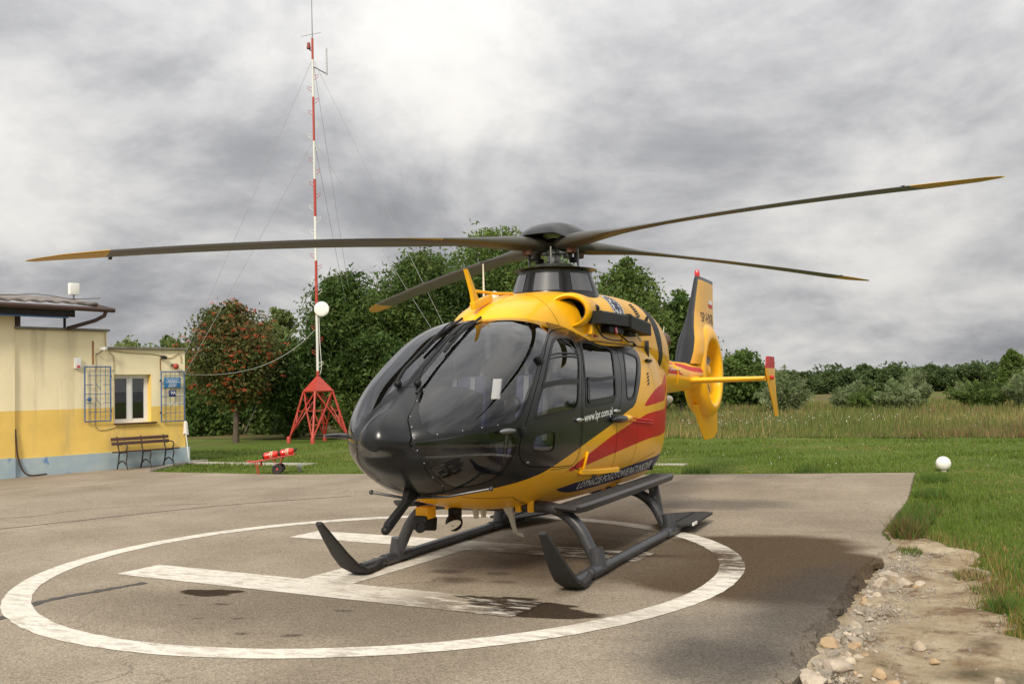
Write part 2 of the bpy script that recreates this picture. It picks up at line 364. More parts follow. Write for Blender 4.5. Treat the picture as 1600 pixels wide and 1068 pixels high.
POLY = dict(
  wind=[(1.80, 1.75), (1.79, 1.45)]+line([(1.74, 1.33), (1.62, 1.22), (1.30, 1.12), (1.25, 1.07), (1.47, .90), (2.04, .63), (2.35, .40), (2.54, .17), (2.64, .095), (2.76, .085), (3.09, .125), (3.28, .20), (3.345, .35), (3.34, .75), (3.26, 1.12), (3.10, 1.36), (2.98, 1.48)])+[(2.9, 1.75)],
  chin=[tuple(x) for x in crom([(3.39, .12), (3.1, .06), (2.79, -.005), (2.67, -.10), (2.62, -.24), (2.64, -.48), (2.70, -.72), (2.88, -.97), (3.0, -1.03), (3.22, -.86), (3.365, -.45), (3.41, -.05)], 5)],
  doorwin=[tuple(x) for x in crom([(1.69, .74), (1.50, .785), (1.22, .79), (1.12, .76), (1.15, .69), (1.20, .58), (1.35, .38), (1.44, .19), (1.50, .135), (1.62, .11), (2.28, .075), (2.36, .085), (2.36, .14), (2.29, .28), (2.16, .42), (2.02, .55), (1.87, .65)], 4)],
  slidewin=[tuple(x) for x in crom([(.90, .77), (.80, .775), (.51, .76), (.15, .725), (.08, .69), (.13, .62), (.24, .48), (.36, .24), (.42, .185), (.50, .175), (1.14, .15), (1.22, .155), (1.25, .20), (1.15, .51), (.98, .72)], 4)],
  aftwin=[tuple(x) for x in crom([(-.26, .69), (-.34, .70), (-.46, .685), (-.64, .655), (-.67, .62), (-.61, .55), (-.41, .38), (-.26, .225), (-.20, .20), (-.06, .19), (.0, .205), (.01, .25), (-.07, .46), (-.2, .63)], 4)],
  lowwin=[tuple(x) for x in crom([(2.35, -.11), (2.25, -.09), (2.09, -.06), (2.03, -.06), (2.01, -.09), (2.00, -.25), (2.04, -.30), (2.12, -.305), (2.30, -.305), (2.36, -.29), (2.38, -.22)], 4)],
  fdoor=line([(.84, .93), (1.2, .90), (1.62, .82), (2.05, .60), (2.36, .31), (2.52, .01), (2.58, -.20), (2.53, -.37), (2.38, -.475), (2.1, -.485), (1.6, -.475), (1.46, -.44), (1.42, -.3), (1.40, -.1), (1.38, .08), (1.29, .38), (.98, .76)]),
  sdoor=line([(.80, .90), (.3, .87), (-.02, .83), (-.10, .76), (.02, .53), (.19, .22), (.36, 0), (.37, -.3), (.36, -.58), (.5, -.60), (1.36, -.52), (1.40, -.46), (1.375, -.2), (1.34, .08), (1.25, .38), (.94, .76)]),
  dark=[(1.93, 1.75), (1.89, 1.45)]+line([(1.80, 1.33), (1.45, 1.20), (1.1, 1.09), (.75, .995), (.3, .955), (-.17, .91), (-.55, .84), (-.74, .75), (-.79, .64), (-.65, .50), (-.43, .30), (-.24, .14)])+line([(.26, .04), (.8, -.09), (1.27, -.22), (1.74, -.39), (2.08, -.56), (2.34, -.69), (2.55, -.82), (2.76, -1.01), (2.93, -1.30), (2.98, -1.55)])+[(2.99, -1.9), (3.8, -1.9), (3.8, 1.8)],
  swa=line([(-2.6, .33), (-1.9, .34), (-1.26, .315), (-.81, .225), (-.51, .115)])+line([(-.78, .13), (-1.3, .15), (-1.7, .14), (-2.6, .08)]),
  swb=line([(1.66, -.575), (1.49, -.49), (1.23, -.375), (.66, -.20), (0, -.06), (-.36, .005), (-.76, .05), (-1.5, .06), (-2.6, .0)])+line([(-2.6, -.30), (-1.5, -.27), (-1.19, -.28), (-.76, -.285), (-.31, -.32), (.23, -.37), (.72, -.42), (1.16, -.485), (1.50, -.545)]),
  blue=[(1.57, -.79)]+line([(1.21, -.705), (.5, -.655), (-.3, -.61), (-1.15, -.57), (-1.9, -.55)])+line([(-1.9, -.80), (-1.35, -.79), (-.3, -.825), (.96, -.87), (1.2, -.865), (1.4, -.835)]),
  nose=[(3.7, 1.9), (3.06, 1.9), (3.06, 1.42)]+line([(3.10, 1.36), (3.20, 1.27), (3.33, 1.12), (3.385, .80), (3.41, .3), (3.415, -.05), (3.36, -.55), (3.24, -.92), (3.02, -1.10), (2.93, -1.3), (2.90, -1.9)])+[(3.7, -1.9)])
BAND = [(-1.40, 2.78), (-1.84, 2.78), (-1.94, 2.5), (-2.16, 1.88), (-2.12, 1.80), (-2.02, 1.84), (-1.80, 2.1), (-1.52, 2.5)]
fl = {k: (lambda k=k: pod.field(POLY[k])) for k in POLY}
def wind_field(): return np.maximum(pod.field(POLY['wind']), .034-pod.coords('P')[:, 1])
rest = pod.all; lining = []
wins = {}
for k, fun, fwid, gm in (('wind', wind_field, .014, M_glass), ('chin', fl['chin'], .012, M_glass), ('doorwin', fl['doorwin'], .026, M_glassd),
                     ('slidewin', fl['slidewin'], .030, M_glassd), ('aftwin', fl['aftwin'], .028, M_glassd), ('lowwin', fl['lowwin'], .012, M_glassd)):
    inn, rest = pod.split(rest, fun)
    g, fr = pod.split(inn, fun, -fwid); wins[k] = (g, fr, gm); lining += fr
lining += rest
doors = {}
for k in ('fdoor', 'sdoor'):
    inn, rest = pod.split(rest, fl[k], .005)
    d, gap = pod.split(inn, fl[k], -.005); doors[k] = d
inn, rest = pod.split(rest, fl['nose'], .003); nosep, gap = pod.split(inn, fl['nose'], -.003)
def paint(polys):
    g = []
    dk, o = pod.split(polys, fl['dark']); g.append((dk, M_drk))
    b, o = pod.split(o, lambda: pod.field(BAND, 'xz')); g.append((b, M_blk))
    for k, mt in (('swa', M_red), ('swb', M_red), ('blue', M_blu)):
        i, o = pod.split(o, fl[k]); g.append((i, mt))
    g.append((o, M_yel)); return g
body_groups = paint(rest); fd = paint(doors['fdoor']); sdr = paint(doors['sdoor'])
fuselage = pod.build('fuselage', body_groups, heli)
def nose_bump(P):
    y, z = P[..., 1], P[..., 2]; dz = z-1.262; up_ = np.clip(dz/.34, 0, 1); wy = .165*(1-.62*up_); sz = np.where(dz > 0, .20, .075)
    return .145*np.exp(-np.abs(y/wy)**2.6-np.abs(dz/sz)**2.2)
pod.build('nose_panel', [(nosep, M_drk)], heli, disp=nose_bump)
lin = [pl for pl in lining if POD.xt-pod.q[pl[0]]**2 > -1.5]
pod.build('cabin_lining', [(lin, M_int)], heli, off=-.035, flipn=True)
for sd_ in (1, -1):
    fo = pod.build('front_door', fd, heli, sides=(sd_,)); sdo = pod.build('sliding_door', sdr, heli, sides=(sd_,))
    for k, par, nm in (('wind', heli, 'windshield'), ('chin', heli, 'chin_window'), ('doorwin', fo, 'door_window'), ('lowwin', fo, 'lower_door_window'), ('slidewin', sdo, 'door_window'), ('aftwin', heli, 'aft_window')):
        g, fr, gm = wins[k]
        if par is heli:
            w = pod.build(nm, [(g, gm)], par, off=-.004, sides=(sd_,)); pod.build('window_frame', [(fr, M_drk if k in ('wind', 'chin') else M_rub)], w, off=.003 if k not in ('wind', 'chin') else -.001, sides=(sd_,))
        else:
            pod.build(nm, [(g, gm)], par, off=-.004, sides=(sd_,)); pod.build('window_frame', [(fr, M_rub)], par, off=.003, sides=(sd_,))
    if sd_ == 1: PORT_FRONT, PORT_SLIDE = fo, sdo
# BVH of the whole pod skin (port) for fixing things to it
_P = POD.P(np.array(pod.q), np.array(pod.a)); bvh = BVHTree.FromPolygons(_P.tolist(), [list(f) for f in pod.all])
def on_side(x, z, off=.004, tree=None):
    h = (tree or bvh).ray_cast(Vector((x, 3, z)), Vector((0, -1, 0)))
    return (h[0]+(h[1] if h[1].y > 0 else -h[1])*off) if h[0] is not None else None
def lettering(name, txt, corners, mt, parent, shear=0.0, tree=None, off=.004, fat=.014):
    v, f = text_mesh(txt, 1.0, shear, 1.0, fat); a = np.array(v); lo = a.min(0); hi = a.max(0); a = (a-lo)/(hi-lo)
    BL, BR, TR, TL = [np.array(c, float) for c in corners]; mb = MB(); P = []
    for u, w in a:
        x, z = (BL*(1-u)+BR*u)*(1-w)+(TL*(1-u)+TR*u)*w; h = on_side(x, z, off, tree); P.append(h if h is not None else Vector((x, .5, z)))
    mb.add(P, f); return obj(name, mb, mt, parent, angle=0, fix=False)
def ribbon(mb, sh, pts, wid, off, m=0):
    """thin strip lying on a shell along (x, a) points"""
    P = [sh.at(x, a) for x, a in pts]; k = len(P); V = []
    for i in range(k):
        t = (P[min(i+1, k-1)][0]-P[max(i-1, 0)][0]).normalized(); sd_ = t.cross(P[i][1]).normalized()
        V += [P[i][0]+P[i][1]*off+sd_*wid/2, P[i][0]+P[i][1]*off-sd_*wid/2]
    mb.add(V, [[2*i, 2*i+1, 2*i+3, 2*i+2] for i in range(k-1)], m); return mb
# --- lettering
lettering('lettering', 'LOTNICZE POGOTOWIE RATUNKOWE', [(1.03, .668), (-1.24, .672), (-1.10, .775), (1.09, .735)], M_letter, heli)
lettering('lettering', 'www.lpr.com.pl', [(1.31, 1.285), (.50, 1.33), (.50, 1.425), (1.31, 1.385)], M_letter, PORT_SLIDE, off=.006)
# --- window bars
mb = MB()
for pts in ([(1.93, .605), (1.6, .615), (1.2, .615)], [(1.95, .575), (1.6, .585), (1.21, .585)]): ribbon(mb, POD, line(pts), .014, .004)
obj('window_bar', mb, M_rub, PORT_FRONT, fix=False)
obj('window_bar', ribbon(MB(), POD, line([(2.19, .375), (1.8, .37), (1.36, .375)]), .045, .005), M_rub, PORT_FRONT, fix=False)
obj('window_bar', ribbon(MB(), POD, line([(1.42, .76), (1.24, .66), (1.18, .60)]), .018, .004), M_rub, PORT_FRONT, fix=False)
mb = MB()
for pts in ([(1.10, .40), (.7, .40), (.27, .42)], [(1.10, .40), (1.12, .3), (1.16, .205)], [(1.16, .205), (.8, .215), (.37, .235)], [(.29, .41), (.33, .33), (.36, .24)]): ribbon(mb, POD, line(pts), .035, .005)
obj('sliding_pane_frame', mb, M_rub, PORT_SLIDE, fix=False)
# --- bits on the port side
def pod_box(name, x, a, size, mt, parent, lift=0.0, bev=.004, sh=None, roll=0.0):
    P, n, t, u = (sh or POD).at(x, a)
    if roll: q = Matrix.Rotation(roll, 3, n); t = q@t; u = q@u
    return obj(name, MB().box(P+n*(lift+size[2]/2-.004), size, Matrix((t, u, n)).transposed(), bev=bev), mt, parent)
for x, a, par in ((1.47, .045, PORT_FRONT), (.42, .105, PORT_SLIDE)):
    P, n, t, u = POD.at(x, a); mb = MB(); mb.ball(P+n*.012, .05, 14, 8, sc=(1.3, .42, .4), M=Matrix((t, u, n)).transposed()); mb.box(P+n*.02+t*.07, (.10, .018, .014), Matrix((t, u, n)).transposed(), bev=.004)
    obj('door_handle', mb, M_sil, par)
P, n, t, u = POD.at(2.78, .0); Mx = Matrix((t, u, n)).transposed(); mb = MB().ball(P+n*.035, .075, 16, 10, sc=(1.25, .32, .4), M=Mx); mb.box(P+n*.015-t*.04, (.03, .02, .05), Mx); obj('temperature_probe_fairing', mb, M_steel, heli)
P, n, t, u = POD.at(.30, .028); Mx = Matrix((t, u, n)).transposed()
mb = MB().ball(P+n*.03-t*.05, .15, 18, 10, sc=(1.55, .26, .42), M=Mx); obj('door_rail_fairing', mb, M_drk, heli)
mb = MB().ball(P+n*.032+t*.11, .12, 18, 10, sc=(1.5, .32, .5), M=Mx); obj('door_rail_fairing', mb, M_yel, heli)
mb = MB()
for dz in (.028, -.012): mb.tube([POD.at(x, .005+dz-.075*(-x)/.8)[0]+POD.at(x, .0)[1]*.012 for x in np.linspace(.05, -.82, 9)], .007, 6)
obj('sliding_door_rail', mb, M_red, heli)
mb = MB()
for i in range(9): pass
pts = [POD.at(x, a) for x, a in zip(np.linspace(1.28, .14, 14), np.linspace(-.545, -.605, 14))]
mb.loft([[P+n*.0-u*.022, P+n*.035-u*.018, P+n*.02+u*.012, P-n*.004+u*.02] for P, n, t, u in pts]); obj('footboard_rail', mb, M_yel, heli)
pod_box('flap_hinge', 1.22, -.42, (.02, .17, .025), M_yel, heli)
pod_box('fuel_drain', .81, -.63, (.07, .04, .025), M_steel, heli)
mb = MB()
for i in range(4):
    P, n, t, u = POD.at(-.86+.02*i, .455-.035*i); mb.box(P+n*.001+t*.0, (.085, .016, .012), Matrix((t, u, n)).transposed()@Matrix.Rotation(.25, 3, 'Z'), bev=.004)
obj('cooling_louver', mb, M_blk, heli)
pod_box('cabin_grab_handle', -1.05, .595, (.22, .03, .04), M_blk, heli, bev=.01); pod_box('cowling_latch', -.80, .83, (.05, .13, .03), M_blk, heli, bev=.012)
pod_box('strobe_light', .58, .85, (.14, .04, .03), M_ivory, heli, bev=.008); pod_box('strobe_light', .43, .838, (.13, .07, .055), M_redlamp, heli, bev=.015)
for x, a in ((2.56, -.03), (2.13, .60)): pod_box('door_hinge', x, a, (.05, .08, .035), M_blk, heli, bev=.01, roll=.4)
pod_box('door_lock', 2.40, -.43, (.035, .02, .012), M_sil, PORT_FRONT); pod_box('warning_sticker', 1.16, .165, (.03, .03, .006), M_redlamp, PORT_SLIDE, bev=.001)
mb = MB()
for x, a in [(3.085, 1.30), (3.19, 1.26), (3.32, 1.10), (3.375, .80), (3.40, .3), (3.39, -.25), (3.33, -.65), (3.2, -.95), (3.06, -1.06), (3.30, .235), (3.15, .165), (3.0, .125), (2.85, .105)]:
    P, n, t, u = POD.at(x, a); mb.ball(P+n*.001, .006, 8, 5, sc=(1, 1, .5), M=Matrix((t, u, n)).transposed())
stuff(obj('panel_screw', mb, M_fr_grey, heli))

for pts in ([(-.28, .06), (-.30, -.15), (-.27, -.4), (-.22, -.62)], [(1.95, -.52), (1.7, -.50), (1.45, -.49)], [(.34, -.62), (-.1, -.66), (-.6, -.56), (-1.1, -.5)], [(-1.0, .62), (-1.05, .4), (-1.02, .1), (-1.0, -.1)], [(2.2, -.95), (1.9, -1.05), (1.6, -1.12), (1.3, -.98), (1.1, -.93)], [(2.75, -1.15), (2.4, -1.02), (2.2, -.95)]):
    obj('panel_seam', ribbon(MB(), POD, line(pts, 8), .0055, .0015), M_blk, heli, fix=False)
# --- wire cutters, probes
mb = MB().prism([(2.86, .93), (3.10, .90), (3.16, .78), (3.40, .655), (3.44, .60), (3.40, .585), (3.08, .77), (2.95, .80)], .05); mb.ball((3.425, 0, .60), .035, 12, 8); obj('lower_wire_cutter', mb, M_blk, heli)
mb = MB().tube([(3.05, -.37, .835), (2.98, -.12, .79), (2.97, 0, .785)], .011, 8); mb.tube([(3.0, -.02, .795), (2.92, .25, .80), (2.80, .575, .855)], .011, 8)
mb.ball((2.80, .575, .855), .02, 8, 6); mb.ball((3.05, -.37, .835), .02, 8, 6); obj('cable_deflector', mb, M_gun, heli)
mb = MB().tube([(3.0, -.57, 1.27), (3.06, -.63, 1.283), (3.14, -.645, 1.290), (3.28, -.65, 1.297)], [.03, .024, .02, .010], 10); obj('pitot_probe', mb, M_steel, heli)
mb = MB().tube([(2.93, 0, 2.50), (2.93, 0, 2.51)], .01)
mb = MB().prism([(2.06, 2.70), (2.03, 2.695), (1.83, 2.44), (1.80, 2.40), (1.92, 2.39), (1.95, 2.50)], .035); obj('upper_wire_cutter', mb, M_yel, heli)
mb = MB().tube([(1.86, 0, 2.52), (1.45, -.0, 2.53), (1.08, 0, 2.56)], .014, 8); mb.box((1.75, 0, 2.43), (.38, .05, .07), Matrix.Rotation(.28, 3, 'Y'), bev=.01); obj('cutter_strut', mb, M_yel, heli)
obj('whip_antenna', MB().tube([(1.60, -.05, 2.45), (1.60, -.05, 2.80)], [.012, .006], 8), M_ivory, heli)
obj('whip_antenna', MB().tube([(-2.85, .30, 1.95), (-3.05, .33, 2.42)], [.010, .004], 8), M_ivory, heli)
mb = MB().lathe([(.05, -.03), (.045, .05), (.025, .08), (1e-5, .09)], 16, (.78, -.34, 2.545)); obj('satellite_puck', mb, M_ivory, heli)
# wipers: pivots at the foot of the centre post, blades parked up along it
for sd_ in (1, -1):
    def wp(x, a, off): P, n, t, u = POD.at(x, a); return (P+n*off)*1.0 if sd_ > 0 else Vector(((P+n*off).x, -(P+n*off).y, (P+n*off).z))
    a0 = 1.40
    mb = MB().ball(wp(3.05, 1.42, .03), .032, 12, 8); mb.tube([wp(3.05, 1.42, .05), wp(2.93, 1.445, .07), wp(2.45, 1.475, .06), wp(2.25, 1.465, .05)], [.017, .014, .011, .009], 8)
    mb.tube([wp(2.64, 1.43, .02), wp(2.35, 1.44, .024), wp(1.95, 1.455, .02)], .012, 6); mb.tube([wp(2.5, 1.47, .03), wp(2.25, 1.465, .05), wp(2.1, 1.45, .03)], .008, 6)
    obj('windshield_wiper', mb, M_blk, heli)
mb = MB().tube([POD.at(3.09, 1.33)[0]+Vector((.01, 0, .02)), POD.at(3.16, 1.28)[0]+Vector((.03, 0, .03))], .012, 8); obj('washer_nozzle', mb, M_blk, heli)

# --- belly fittings
mb = MB().box((2.56, -.16, .62), (.14, .12, .10), bev=.01); obj('camera_bracket', mb, M_yel, heli)
mb = MB().box((2.56, -.17, .53), (.20, .13, .12), Matrix.Rotation(-.15, 3, 'Y'), bev=.02); mb.lathe([(.05, 0), (.05, .02), (.035, .022), (.034, .012), (1e-4, .010)], 20, (2.655, -.155, .515), Matrix.Rotation(math.pi/2, 3, 'Y')); obj('belly_camera', mb, M_blk, heli)
mb = MB().ball((2.33, -.02, .51), .075, 20, 12); mb.box((2.31, -.02, .59), (.09, .09, .08), bev=.01); sl_ = obj('search_light', mb, M_blk, heli)
mb = MB().lathe([(.066, 0), (.055, -.03), (.03, -.05), (1e-4, -.055)], 20, (2.40, .0, .495), Matrix((Vector((.25, 0, .97)).cross(Vector((.85, .3, -.25)).normalized()).normalized(), Vector((0, .6, .7)), Vector((.9, .3, -.25)).normalized())).transposed()); obj('search_light_reflector', mb, mat('reflector', (.9, .88, .82), .06, metal=1), sl_)
for dx in (0, .09): obj('blade_antenna', MB().prism([(-.05, 0), (.05, 0), (.02, -.11), (-.035, -.11)], .02, (2.10-dx, .07+dx*.3, .625)), M_ivory, heli)
mb = MB().loft([[Vector((x-.0+dx*sx, .22+sy*dy, z)) for sx, sy in ((1, 0), (.3, 1), (-1, .5), (-1, -.5), (.3, -1))] for x, z, dx, dy in ((1.75, .58, .10, .05), (1.74, .55, .085, .04), (1.70, .48, .05, .022), (1.66, .39, .035, .016), (1.62, .335, .03, .014))])
mb.loft([[Vector((1.66, .22-.014, .345)), Vector((1.66, .22+.014, .345)), Vector((1.62, .22+.014, .31)), Vector((1.62, .22-.014, .31))], [Vector((1.50, .215, .31)), Vector((1.50, .235, .31)), Vector((1.46, .235, .262)), Vector((1.46, .215, .262))]]); obj('bent_blade_antenna', mb, M_ivory, heli)
obj('tail_belly_antenna', MB().ball((-3.3, .28, 1.43), .08, 14, 8, sc=(1.4, .8, .7)), M_ivory, heli)
# --- landing gear
for sd_ in (1, -1):
    def Y(p): return (p[0], p[1]*sd_, p[2])
    mb = MB().tube([Y((x, 1.03, .055)) for x in (2.25, 1.9, 1.2, .4, -.3, -1.25)], .047, 16)
    sk = obj('skid_tube', mb, M_gun, heli)
    mb = MB()
    for x in (1.66, -.58): mb.tube([Y((x+.22, 1.03, .057)), Y((x-.22, 1.03, .057))], .057, 16); mb.tube([Y((x, 1.03, .05)), Y((x, 1.005, .24))], [.072, .062], 16)
    obj('skid_clamp', mb, M_gun, sk)
    mb = MB().box(Y((.55, 1.03, .012)), (3.0, .035, .016), bev=.004); obj('wear_strip', mb, M_steel, sk)
    # upturned flat toe
    rings = []
    for x, z, w, th in ((1.98, .055, .055, .045), (2.12, .035, .085, .035), (2.28, .042, .105, .030), (2.42, .105, .100, .028), (2.56, .225, .085, .026), (2.72, .39, .060, .022), (2.86, .54, .032, .018)):
        k = {1.98: 0, 2.12: .05, 2.28: .22, 2.42: .55, 2.56: .75, 2.72: .85, 2.86: .85}[x]; nx, nz = -math.sin(k), math.cos(k)
        rings.append([Vector(Y((x+nx*b*th, 1.03+a*w, z+nz*b*th))) for a, b in ((-1, -.5), (-.6, -1), (.6, -1), (1, -.5), (1, .6), (.7, 1), (-.7, 1), (-1, .6))])
    obj('skid_toe', MB().loft(rings), M_tread, heli, angle=30)
    # flat rear plate
    pl = [(-.62, .90), (-.78, 1.24), (-1.72, 1.22), (-1.80, 1.10), (-1.74, .97), (-1.42, .62), (-1.05, .74)]
    mb = MB().prism([(x, y*sd_) for x, y in pl], .022, (0, 0, .105), (1, 0, 0), (0, 1, 0), (0, 0, 1)); mb.box(Y((-1.2, 1.0, .122)), (.9, .05, .018), bev=.005); obj('tail_plate', mb, M_tread, heli)
    obj('reflective_label', MB().box(Y((-.83, 1.235, .112)), (.17, .012, .03), Matrix.Rotation(.0, 3, 'Z')), M_wht, sk)
    # cross tubes
    for x, b0 in ((1.65, .545), (-.60, .46)):
        ps = crom([(x, 0, b0+.03), (x, .35, b0+.03), (x, .60, b0+.02), (x, .76, b0-.055), (x, .87, b0-.17), (x, .955, b0-.33), (x, 1.02, .09)], 5, False)
        obj('cross_tube', MB().tube([Y(p) for p in ps], .054, 16), M_gun, heli)
        mb = MB()
        for yy in (.30, .42): mb.box(Y((x+.06, yy, b0+.05)), (.05, .05, .13), bev=.006)
        obj('tube_mount', mb, M_yel, heli)
    # boarding step along the side
    rings = []
    for x, z, h in ((1.86, .61, .012), (1.80, .595, .03), (1.6, .590, .036), (.2, .592, .036), (-1.0, .597, .036), (-1.17, .598, .036)):
        rings.append([Vector(Y((x, .675, z+h*.4))), Vector(Y((x, .90, z+h*.4+.008))), Vector(Y((x, .925, z))), Vector(Y((x, .90, z-h-.02))), Vector(Y((x, .70, z-h)))])
    st = obj('boarding_step', MB().loft(rings), M_gun, heli, angle=30)
    obj('step_tread', MB().box(Y((.3, .79, .612)), (2.7, .17, .008), bev=.002), M_tread, st)
    br = MB()
    for dx in (-.035, .035): br.tube([Y((-.62+dx, .86, .575)), Y((-.60+dx, .80, .40)), Y((-.60+dx*.7, .90, .27))], .016, 6, flat=.8)
    br.prism([(.77, .57), (.90, .57), (.955, .22), (.90, .22)], .03, (-.6, 0, 0), (0, sd_, 0), (0, 0, 1), (1, 0, 0)); obj('step_bracket', br, M_gun, st)
    mb = MB()
    for k in range(3): mb.lathe([(1e-4, 0), (.016, 0), (.016, .003), (1e-4, .003)], 10, Y((-.58, .848+.022*k, .50-.09*k)), Matrix.Rotation(math.pi/2, 3, 'Y'))
    stuff(obj('lightening_hole', mb, M_steel, st))
    mb = MB().tube([Y((1.7, .74, .56)), Y((1.66, .70, .50))], .04, 10); obj('step_bracket', mb, M_gun, st)

# --- engine cowling
COW = Shell([(2.0, 0, 2.18, 2.18, 2.18, 2.2, 2), (1.93, .20, 2.10, 2.275, 1.9, 2.3, 2), (1.7, .37, 2.1, 2.395, 1.8, 2.3, 2), (1.4, .45, 2.1, 2.485, 1.75, 2.5, 2),
    (1.0, .50, 2.1, 2.56, 1.7, 2.9, 2), (.70, .575, 2.1, 2.60, 1.7, 2.9, 2), (.4, .625, 2.1, 2.63, 1.7, 2.7, 2), (0, .63, 2.1, 2.655, 1.7, 3.0, 2), (-.6, .62, 2.1, 2.68, 1.7, 3.3, 2), (-1.2, .61, 2.1, 2.685, 1.7, 3.2, 2),
    (-1.8, .595, 2.08, 2.66, 1.65, 2.9, 2), (-2.4, .535, 2.02, 2.58, 1.6, 2.6, 2), (-2.9, .43, 1.95, 2.47, 1.6, 2.4, 2), (-3.2, .34, 1.9, 2.36, 1.6, 2.2, 2)])
cow = Cut(COW, np.linspace(.012, COW.smax, 80), np.linspace(-.6, math.pi/2, 60))
def in_pod():
    P_ = cow.coords('P'); w, zc, zt, zb, n1, n2 = [f(np.sqrt(np.maximum(POD.xt-P_[:, 0], 0))) for f in POD.F]; dz = P_[:, 2]-zc; n = np.where(dz > 0, n1, n2)
    return (np.abs(P_[:, 1]/w)**n+np.abs(dz/np.where(dz > 0, zt-zc, zc-zb))**n)**(1/n)-.975
sunk, cow_vis = cow.split(cow.all, in_pod)
top, o = cow.split(cow_vis, lambda: cow.field([(-.85, 1.8), (-.95, 1.12), (-1.5, 1.02), (-2.2, .98), (-2.8, .78), (-3.4, .55), (-3.4, 1.8)]))
b1, o = cow.split(o, lambda: cow.field(BAND, 'xz')); b2, top = cow.split(top, lambda: cow.field(BAND, 'xz'))
ends, o = cow.split(o, lambda: cow.coords('xa')[:, 0]+3.13); ends2, top = cow.split(top, lambda: cow.coords('xa')[:, 0]+3.13)
cowl = cow.build('engine_cowling', [(o, M_yel), (top, M_drk), (b1+b2, M_blk), (ends+ends2, M_exh)], heli)
_C = COW.P(np.array(cow.q), np.array(cow.a)); cbvh = BVHTree.FromPolygons(_C.tolist(), [list(f) for f in cow.all])
obj('panel_seam', ribbon(MB(), COW, [(x, -.05+.02*math.sin(x)) for x in np.linspace(.9, -1.5, 20)], .010, .002), M_blk, cowl, fix=False)
obj('panel_seam', ribbon(MB(), COW, [(.98+.18*math.sin(a*2), a) for a in np.linspace(.1, 1.5, 16)], .006, .002), M_blk, cowl, fix=False)
obj('panel_seam', ribbon(MB(), COW, [(-.15-.1*a, a) for a in np.linspace(.1, 1.4, 16)], .006, .002), M_blk, cowl, fix=False)
mb = MB()
for i in range(6):
    P, n, t, u = COW.at(-1.05-.012*i, .76-.045*i); mb.box(P+n*.001, (.15, .022, .012), Matrix((t, u, n)).transposed()@Matrix.Rotation(.15, 3, 'Z'), bev=.005)
obj('cooling_louver', mb, M_blk, cowl)
# round emblem: white disc, navy ring, six-armed star
def decal(name, x, a, shapes, parent, sh=COW, tree=None):
    P, n, t, u = sh.at(x, a); tree = tree or cbvh; mats, mb = [], MB()
    for k, (v, f, mt) in enumerate(shapes):
        if mt not in mats: mats.append(mt)
        W = []
        for px, py in v:
            p0 = P+t*px+u*py; h = tree.ray_cast(p0+n*.5, -n); W.append((h[0] if h[0] is not None else p0)+n*(.003+.0015*k))
        mb.add(W, f, mats.index(mt))
    return obj(name, mb, mats, parent, angle=0, fix=False)
def disc(r0, r1, n=40):
    if r0 == 0:
        v = [(0, 0)]; f = []
        K = 4
        for k in range(1, K+1): v += [(r1*k/K*math.cos(2*math.pi*i/n), r1*k/K*math.sin(2*math.pi*i/n)) for i in range(n)]
        f += [[0, 1+i, 1+(i+1) % n] for i in range(n)]
        f += [[1+k*n+i, 1+(k+1)*n+i, 1+(k+1)*n+(i+1) % n, 1+k*n+(i+1) % n] for k in range(K-1) for i in range(n)]
        return v, f
    v = [(r0*math.cos(2*math.pi*i/n), r0*math.sin(2*math.pi*i/n)) for i in range(n)]+[(r1*math.cos(2*math.pi*i/n), r1*math.sin(2*math.pi*i/n)) for i in range(n)]
    return v, [[i, i+n, (i+1) % n+n, (i+1) % n] for i in range(n)]
star_v, star_f = [], []
for k in range(3):
    q = k*math.pi/3+math.pi/2; c, s_ = math.cos(q), math.sin(q); o_ = len(star_v); K = 5
    for i in range(K+1):
        l = -.088+.176*i/K; star_v += [(l*c-.022*s_, l*s_+.022*c), (l*c+.022*s_, l*s_-.022*c)]
    star_f += [[o_+2*i, o_+2*i+1, o_+2*i+3, o_+2*i+2] for i in range(K)]
tick_v, tick_f = [], []
for i in range(22):
    q = 2*math.pi*i/22; c, s_ = math.cos(q), math.sin(q); o_ = len(tick_v)
    for r, d_ in ((.128, -.007), (.128, .007), (.150, .007), (.150, -.007)): tick_v.append((r*c-d_*s_, r*s_+d_*c))
    tick_f.append([o_, o_+1, o_+2, o_+3])
decal('emblem', -.40, .67, [(*disc(0, .19), M_letter), (*disc(.112, .168), M_blu), (star_v, star_f, M_blu), (tick_v, tick_f, M_letter)], cowl)
# air intakes
for sd_ in (1, -1):
    rings = []
    for x, cy, cz, ry, rz in ((.60, .485, 2.37, .115, .10), (.74, .49, 2.37, .125, .118), (.84, .495, 2.37, .14, .132), (.885, .497, 2.371, .160, .150), (.87, .497, 2.374, .178, .168), (.79, .49, 2.38, .190, .182), (.5, .46, 2.395, .18, .17), (.1, .42, 2.40, .15, .14), (-.4, .36, 2.42, .12, .11), (-.9, .32, 2.42, .10, .10)):
        rings.append([Vector((x-(.55 if x > .55 else .25)*ry*math.cos(q), (cy+ry*math.cos(q))*sd_, cz+rz*math.sin(q))) for q in np.linspace(0, 2*math.pi, 36, endpoint=False)])
    it = obj('air_intake', MB().loft(rings[2:], caps=False), M_yel, cowl, angle=80)
    obj('intake_duct', MB().loft(rings[:3], caps=False).lathe([(.118, 0), (.10, .012), (1e-4, .014)], 24, (.61, .485*sd_, 2.37), Matrix.Rotation(math.pi/2, 3, 'Y')), M_blk, cowl, angle=60)
    obj('intake_ring', MB().lathe([(.118, -.012), (.126, 0), (.118, .012), (.110, 0), (.118, -.012)], 28, (.70, .488*sd_, 2.37), Matrix.Rotation(math.pi/2, 3, 'Y')), M_steel, cowl)
